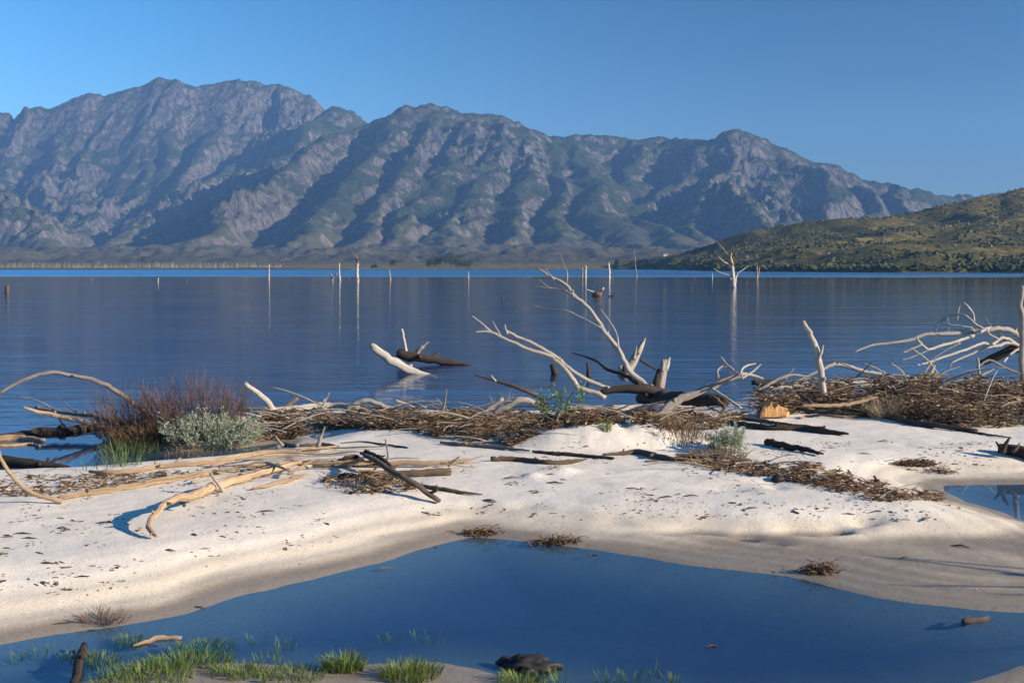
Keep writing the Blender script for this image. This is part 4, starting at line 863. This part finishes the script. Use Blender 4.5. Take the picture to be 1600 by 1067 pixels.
# ------------------------------------------------------------------ things by the pool
def lump(name, label, cat, base, sx, sy, sz, m, n=3, rough=.25):
    import bmesh
    bm = bmesh.new(); bmesh.ops.create_icosphere(bm, subdivisions=n, radius=1)
    off = rng.uniform(0, 90)
    for v in bm.verts:
        c = v.co.copy(); f = 1 + rough * float(fbm(np.array(c.x * 1.3 + off), np.array(c.y * 1.3 + c.z * 1.7), 3)) + .35 * rough * float(fbm(np.array(c.x * 5 + off), np.array(c.y * 5 + c.z * 4), 2))
        v.co = Vector((c.x * sx * f, c.y * sy * f, max(c.z, -.35) * sz * f))
    me = bpy.data.meshes.new(name); bm.to_mesh(me); bm.free(); me.materials.append(m); me.polygons.foreach_set('use_smooth', np.ones(len(me.polygons), bool))
    o = bpy.data.objects.new(name, me); col.objects.link(o); o.location = tuple(base); return tag(o, label, cat)
g = G(828, 1043); lump('dark_rock', 'dark rounded rock half sunk in the pool beside grass', 'rock', g, .17, .09, .075, M['rock'], 4, .5)
g = G(793, 1036); lump('dark_rock', 'small dark stone touching the rounded rock in the pool', 'rock', g, .07, .05, .04, M['rock'])
g = G(1216, 752); lump('dark_stone', 'small dark round stone on the white sand', 'stone', (g.x, g.y, g.z + .02), .075, .07, .06, M['rock'], 2)
thing('sunken_log', 'dark half-sunk log in the pool between grass tufts', 'log', [('log', lying([(132, 1010), (126, 1030), (120, 1055), (112, 1080)], .03, .4), [.03, .045, .045, .03], 'dark')])
thing('sunken_log', 'tan wet piece of wood among the pool grass', 'log', [('log', lying([(208, 1011), (232, 1004), (255, 1000), (282, 999)], .02, .6), [.015, .04, .045, .03], 'tan', .5)])
thing('floating_branch', 'small brown piece of driftwood in the pool near the wet sand', 'branch', [('log', lying([(1504, 973), (1515, 972), (1530, 972), (1545, 967)], .02, .6), [.025, .035, .025, .02], 'brown'), ('stub', lying([(1508, 972), (1513, 966)], .02, .8), [.02, .01], 'brown')])
for lab, px, py in [('tiny wood chip floating in the middle of the pool', 1112, 1011), ('tiny dark chip floating under the sand point', 926, 868), ('short dark twig floating by the grass', 180, 1057)]:
    thing('floating_chip', lab, 'wood chip', [('chip', lying([(px - 8, py), (px, py - 1), (px + 8, py)], .01, .5), [.006, .014, .006], 'brown')])
def weed(label, px, py, rx, ry, h, n):
    g = G(px, py); mb = MB()
    for k in range(n):
        x, y = g.x + rng.normal(0, rx * .5), g.y + rng.normal(0, ry * .5); zt = max(gz(x, y), 0) + abs(rng.normal(0, h * .5)); a = rng.uniform(0, 6.28); L = rng.uniform(.03, .14)
        d = np.array((math.cos(a), math.sin(a) * .7, rng.normal(0, .35))) * L; p = np.array((x, y, zt)); mb.stick(p - d / 2, p + d / 2, .005, .003, 3, .15)
    tag(mb.build('weed_clump', M['litter'], None, tuple(g), False), label, 'washed-up weed', 'weed clumps at the pool edge')
weed('dark weed clump on the sand point at the pool edge', 750, 836, .17, .06, .05, 200); weed('spiky weed clump at the water where the hollows begin', 868, 850, .22, .08, .06, 130)
weed('rounded brown weed clump between wet sand and pool', 1280, 896, .14, .07, .08, 190); weed('flattened reddish weed on the right sand', 1432, 727, .22, .07, .05, 520); weed('small weed heap beside the flattened weed', 1470, 738, .2, .1, .05, 90)

# ------------------------------------------------------------------ wrack line: litter as stuff, larger sticks one by one
def zone(n, poly, h, out, lens=(.05, .26), rad=(.002, .007)):
    P = np.array(poly, float); lo, hi = P.min(0), P.max(0); c = 0
    while c < n:
        px, py = rng.uniform(lo[0], hi[0]), rng.uniform(lo[1], hi[1])
        if not inside(np.array([px]), np.array([py]), poly)[0]: continue
        if vnoise(np.array(px / 28), np.array(py / 9)) < .36 and rng.random() < .85: continue
        c += 1; g = G(px, py)
        if g.z < .02: continue
        a = rng.normal(0, .75); L = rng.uniform(*lens) * rng.uniform(.5, 1); d = np.array((math.cos(a), math.sin(a), rng.normal(0, .24))) * L
        p = np.array((g.x, g.y, g.z + h * rng.random() ** 1.5 + .006)); r = rng.uniform(*rad)
        if rng.random() < .3: d = d / L * rng.uniform(.04, .13); r = rng.uniform(.007, .017)
        out[0 if rng.random() < .78 else 1].stick(p - d / 2, p + d / 2, r, r * rng.uniform(.4, 1), 3, .08)
zl = [[(375, 668), (420, 648), (560, 645), (740, 646), (760, 672), (700, 690), (640, 672), (520, 672), (440, 690), (380, 690)],
      [(720, 646), (900, 648), (1100, 642), (1180, 650), (1120, 672), (1060, 674), (960, 662), (880, 668), (835, 682), (800, 700), (720, 690)],
      [(1170, 632), (1260, 618), (1400, 608), (1640, 610), (1640, 668), (1500, 670), (1420, 656), (1250, 648), (1180, 650)],
      [(1060, 712), (1150, 716), (1210, 728), (1270, 728), (1330, 745), (1400, 764), (1475, 775), (1468, 784), (1370, 784), (1300, 768), (1210, 748), (1120, 736), (1060, 724)],
      [(505, 748), (560, 744), (640, 752), (650, 768), (560, 774), (515, 762)]]
out = [MB(), MB()]
for n, zp, h in zip((8000, 5500, 14000, 1700, 400), zl, (.10, .07, .30, .05, .06)): zone(n, zp, h, out)
zone(500, [(0, 742), (150, 742), (330, 735), (330, 745), (120, 772), (0, 778)], .004, out, (.05, .4), (.003, .006))
tag(out[0].build('wrack_litter', M['litter'], None, smooth=False), 'dark brown twig litter of the wrack line', 'litter', kind='stuff')
tag(out[1].build('wrack_straw', M['straw'], None, smooth=False), 'straw coloured stems strewn through the wrack line', 'litter', kind='stuff')
mb = MB()
for k in range(5200):                                  # crumbs of bark on the open sand
    if rng.random() < .55: px, py = rng.uniform(720, 1560), 690 + 125 * rng.random() ** 1.3
    else: px, py = rng.uniform(-20, 760), rng.uniform(742, 930)
    if vnoise(np.array(px / 45), np.array(py / 12)) < .55: continue
    g = G(px, py)
    if g.z < .1: continue
    a = rng.uniform(0, 3.14); L = rng.uniform(.008, .035) * (1 + rng.random() ** 6 * 2); d = np.array((math.cos(a), math.sin(a), 0)) * L; p = np.array((g.x, g.y, g.z + .004))
    mb.stick(p - d / 2, p + d / 2, L * .16, L * .1, 3, .1)
tag(mb.build('bark_crumbs', M['litter'], None, smooth=False), 'small bark crumbs strewn on the sand', 'litter', kind='stuff')
big = [(12, 838), (35, 835), (45, 842), (100, 827), (92, 834), (10, 857), (62, 865), (95, 879), (75, 881), (128, 902), (55, 914), (70, 912), (94, 810), (160, 818), (265, 861), (320, 858), (415, 800), (860, 742), (880, 750), (800, 748), (795, 757), (867, 756), (988, 764),
       (1025, 765), (1040, 778), (1060, 773), (950, 741), (1325, 804), (1285, 799), (1275, 795), (1190, 772), (1450, 812), (1080, 776), (1370, 800), (1175, 795), (1260, 735), (1420, 735), (1300, 700), (1380, 690), (1350, 710), (1440, 700), (1500, 705), (1330, 722), (600, 889), (96, 975), (145, 985), (310, 950), (765, 784), (1500, 855), (1412, 872)]
for k, (px, py) in enumerate(big):
    g = G(px, py); a = rng.normal(0, .5); L = rng.uniform(.07, .2); r = L * rng.uniform(.09, .16)
    mb = MB(); q = [(g.x + math.cos(a) * L * t, g.y + math.sin(a) * L * t, g.z + r * .35 + (r * .5 if t == 0 else 0)) for t in (-.5, 0, .5)]
    mb.tube(q, [r * .4, r, r * .3], 6, flat=.5, step=L / 5)
    bm_ = ['brown', 'dark', 'brown', 'grey'][k % 4]; cw = {'brown': 'brown', 'dark': 'blackish', 'grey': 'grey'}[bm_]
    wh = 'on the sand below the heap of peeled poles' if px < 700 else 'on the white sand beyond the weed strip' if py < 738 and px > 1150 else 'on the sand between weed strip and pool'
    sz = 'long thin' if L > .15 else 'small'
    tag(mb.build('bark_piece', M[bm_], None, tuple(g)), '%s %s bark flake %s' % (sz, cw, wh), 'bark', '%s %s bark flakes %s' % (sz, cw, wh))
sl = [(110, zl[0], .12, 'in the wrack between the silver shrub and the leafy plant'), (42, zl[1], .08, 'in the wrack below the stranded tree'), (105, zl[2], .30, 'on the brown pile near the forked upright limb'), (14, zl[3], .04, 'in the weed strip crossing the white sand')]
for n, zp, h, where in sl:                                    # loose sticks
    P = np.array(zp, float); lo, hi = P.min(0), P.max(0); c = 0
    while c < n:
        px, py = rng.uniform(lo[0], hi[0]), rng.uniform(lo[1], hi[1])
        if not inside(np.array([px]), np.array([py]), zp)[0]: continue
        c += 1; g = G(px, py)
        if g.z < .03: continue
        a = rng.normal(0, .6) + (math.pi if rng.random() < .5 else 0); L = rng.uniform(.25, .95); r = rng.uniform(.006, .018); tilt = abs(rng.normal(0, .17))
        zb = g.z + h * rng.random() + r
        q = [(g.x + math.cos(a) * L * t, g.y + math.sin(a) * L * t * .8, zb + tilt * L * t + (.06 * L * math.sin(3.1 * t))) for t in (0, .35, .7, 1)]
        mb = MB(); mb.tube(q, [r, r * .9, r * .5], 6, step=L / 7)
        w = zp is zl[2] or zp is zl[0]
        mc = str(rng.choice(['bleached', 'tan', 'grey', 'brown'], p=[.42, .28, .18, .12] if w else [.2, .3, .25, .25]))
        lw = ('long ' if L > .7 else 'short ' if L < .42 else '') + mc
        tag(mb.build('loose_stick', M[mc], None, q[0]), lw + ' loose stick ' + where, 'driftwood', lw + ' sticks ' + where)

# ------------------------------------------------------------------ far shore: trees, reeds, scrub, cottage, track
def far_tree(label, px, py, D, w, h, group=None):
    b = W(px, py, D); zb = max(mount_z(b.x, b.y), .3) - .3; o = empty_thing('shore_tree', label, 'tree', (b.x, b.y, zb), group); base = (b.x, b.y, zb)
    t = MB(); t.tube([(b.x, b.y, zb), (b.x + .2, b.y, zb + h * .35), (b.x, b.y, zb + h * .7)], [.3, .2, .1], 6)
    for k in range(4):
        a = k * 1.7; t.stick((b.x, b.y, zb + h * .3), (b.x + math.cos(a) * w * .35, b.y + math.sin(a) * w * .35, zb + h * .7), .12, .05, 4)
    t.build('trunk', M['brown'], o, base)
    c = MB()
    for k in range(9):
        a = rng.uniform(0, 6.28); q = rng.random() ** .5; cc = np.array((b.x + w * .38 * q * math.cos(a), b.y + w * .38 * q * math.sin(a), zb + h * rng.uniform(.35, .85))); rr = w * rng.uniform(.14, .24)
        for j in range(60):
            v = rng.normal(0, 1, 3); v /= np.linalg.norm(v); leaf(c, cc + v * rr * rng.uniform(.6, 1.05), .9, .7, v + rng.normal(0, .6, 3))
    c.build('crown', M['treeleaf'], o, base, False)
for k, (px, w, h) in enumerate([(672, 7, 6), (679, 8, 8.5), (687, 9, 9.5), (696, 8, 8.5), (704, 9, 9.5), (713, 9, 8), (722, 8, 7), (731, 8, 5)]):
    far_tree('dark bushy tree of the islet grove on the far shore', px, 420, 1125 + 6 * (k % 3), w * 1.2, h * 1.3, 'trees of the islet grove')
far_tree('lone round tree on the far shore left of the islet grove', 613, 420, 1180, 7, 8.5); far_tree('low dark bush at the water left of the lone round tree', 585, 421, 1165, 6, 3.5)
mb = MB()
for k in range(900):
    px = rng.uniform(-260, 440); D = np.interp(px, [0, 420], [1262, 1195]) + rng.uniform(-8, 70); p = W(px, 420, D); h = rng.uniform(2.0, 6.5) * (1.0 if px < 400 else .6)
    if vnoise(np.array(px / 30), np.array(.5)) < .3 and rng.random() < .6: continue
    zb = mount_z(p.x, p.y) - .5; mb.stick((p.x, p.y, zb), (p.x + rng.normal(0, .3), p.y, zb + h), rng.uniform(.12, .26), .08, 3)
tag(mb.build('drowned_wood', M['bleached'], None, smooth=False), 'pale belt of drowned tree trunks along the far left shore', 'dead trees', kind='stuff')
mb = MB(); mr = MB()
def blob(m, c, s, fl=.7):
    v = np.array([(1, 0, 0), (-.5, .87, 0), (-.5, -.87, 0), (.5, .4, .75), (-.6, .1, .8), (.1, -.6, .7), (0, 0, 1.05)]) * (1 + rng.normal(0, .18, (7, 1)))
    a = rng.uniform(0, 6.28); rot = np.array([[math.cos(a), -math.sin(a), 0], [math.sin(a), math.cos(a), 0], [0, 0, 1]])
    v = (v @ rot.T) * np.array((s, s, s * fl)) + np.array(c); m.add(v, [(0, 1, 3), (1, 4, 3), (1, 2, 4), (2, 5, 4), (2, 0, 5), (0, 3, 5), (3, 4, 6), (4, 5, 6), (5, 3, 6)])
cnt = 0
while cnt < 9000:
    px = rng.uniform(985, 1900); t = rng.random(); D0 = np.interp(px, [900, 1000, 1100, 1200, 1400, 1600, 2500], [1060, 1010, 690, 585, 505, 476, 470]); D = D0 + 4 + (950 - D0) * t ** 1.7 if D0 < 940 else D0 + 60 * t
    x = (px - CX) / F * D; zz = hill_z(x, D)
    if zz < .5: continue
    if vnoise(np.array(x / 28), np.array(D / 28)) < .48 and t > .12: continue
    cnt += 1; s_ = rng.uniform(.5, 1.9) * (1.5 if t < .12 else 1); blob(mb, (x, D, zz - .3), s_, rng.uniform(.6, 1.1))
for k in range(900):
    px = rng.uniform(1020, 1900); D = rng.uniform(600, 960); x = (px - CX) / F * D; zz = hill_z(x, D)
    if zz < 6 or vnoise(np.array(x / 22 + 50), np.array(D / 22)) < .62: continue
    blob(mr, (x, D, zz - .3), rng.uniform(.5, 1.7), .9)
tag(mb.build('hill_scrub', M['scrub'], None, smooth=False), 'dark scrub covering the right hill', 'scrub', kind='stuff')
tag(mr.build('hill_boulders', M['hillrock'], None, smooth=False), 'pale boulders strewn over the right hill', 'boulders', kind='stuff')
def box(mb, c, s):
    x, y, zc = c; a, b_, h = s[0] / 2, s[1] / 2, s[2]
    mb.add([(x - a, y - b_, zc), (x + a, y - b_, zc), (x + a, y + b_, zc), (x - a, y + b_, zc), (x - a, y - b_, zc + h), (x + a, y - b_, zc + h), (x + a, y + b_, zc + h), (x - a, y + b_, zc + h)],
           [(0, 3, 2, 1), (4, 5, 6, 7), (0, 1, 5, 4), (1, 2, 6, 5), (2, 3, 7, 6), (3, 0, 4, 7)])
M['whitewall'] = plain('white_wall', (0.6, 0.57, 0.5), (0.7, 0.66, 0.6), 1); M['redroof'] = plain('red_roof', (0.20, 0.11, 0.08), (0.27, 0.15, 0.11), 1)
b = W(1040, 408, 1015); zb = max(hill_z(b.x, b.y), mount_z(b.x, b.y)) - .1
o = empty_thing('cottage', 'tiny white cottage with a reddish roof below the hill on the far shore', 'building', (b.x, b.y, zb))
mb = MB(); box(mb, (b.x, b.y, zb), (3.4, 3, 2.2)); mb.build('wall', M['whitewall'], o, (b.x, b.y, zb), False)
mb = MB(); mb.add([(b.x - 2, b.y - 1.8, zb + 2.1), (b.x + 2, b.y - 1.8, zb + 2.1), (b.x + 2, b.y + 1.8, zb + 2.1), (b.x - 2, b.y + 1.8, zb + 2.1), (b.x - 2, b.y, zb + 3.1), (b.x + 2, b.y, zb + 3.1)],
                  [(0, 1, 5, 4), (2, 3, 4, 5), (0, 4, 3), (1, 2, 5), (0, 3, 2, 1)]); mb.build('roof', M['redroof'], o, (b.x, b.y, zb), False)

# a bare tree out of view to the right, whose thin shadow falls on the wet sand
bx, by = 9.6, 8.5; zb = gz(bx, by) - .05
parts = [('trunk', [(bx, by, zb), (bx + .1, by + .05, zb + .8), (bx - .1, by, zb + 1.5), (bx, by + .1, zb + 2.2)], [.12, .10, .07, .03], 'grey')]
for k in range(9):
    hgt = .5 + .18 * k; a = k * 2.4; L = 1.1 - .07 * k
    parts.append(('branch', [(bx, by, zb + hgt), (bx + math.cos(a) * L * .5, by + math.sin(a) * L * .5, zb + hgt + .35), (bx + math.cos(a + .3) * L, by + math.sin(a + .3) * L, zb + hgt + .8)], [.05, .03, .012], 'grey'))
thing('bare_tree', 'leafless grey tree beside the pool', 'dead tree', parts)

# ------------------------------------------------------------------ air between the lake and the mountains
hm = bpy.data.meshes.new('haze'); mb = MB(); box(mb, (0, 2900, -5), (12400, 6900, 715))
haze_m = bpy.data.materials.new('haze'); haze_m.use_nodes = True; hn = haze_m.node_tree.nodes; hn.remove(hn['Principled BSDF'])
pv = hn.new('ShaderNodeVolumePrincipled'); pv.inputs['Color'].default_value = (0.26, 0.52, 1.0, 1); pv.inputs['Density'].default_value = 0.0001; pv.inputs['Anisotropy'].default_value = 0.0
haze_m.node_tree.links.new(pv.outputs[0], hn['Material Output'].inputs['Volume'])
haze = mb.build('haze', haze_m, None, smooth=False); tag(haze, 'thin blue haze over the lake', 'haze', kind='stuff')
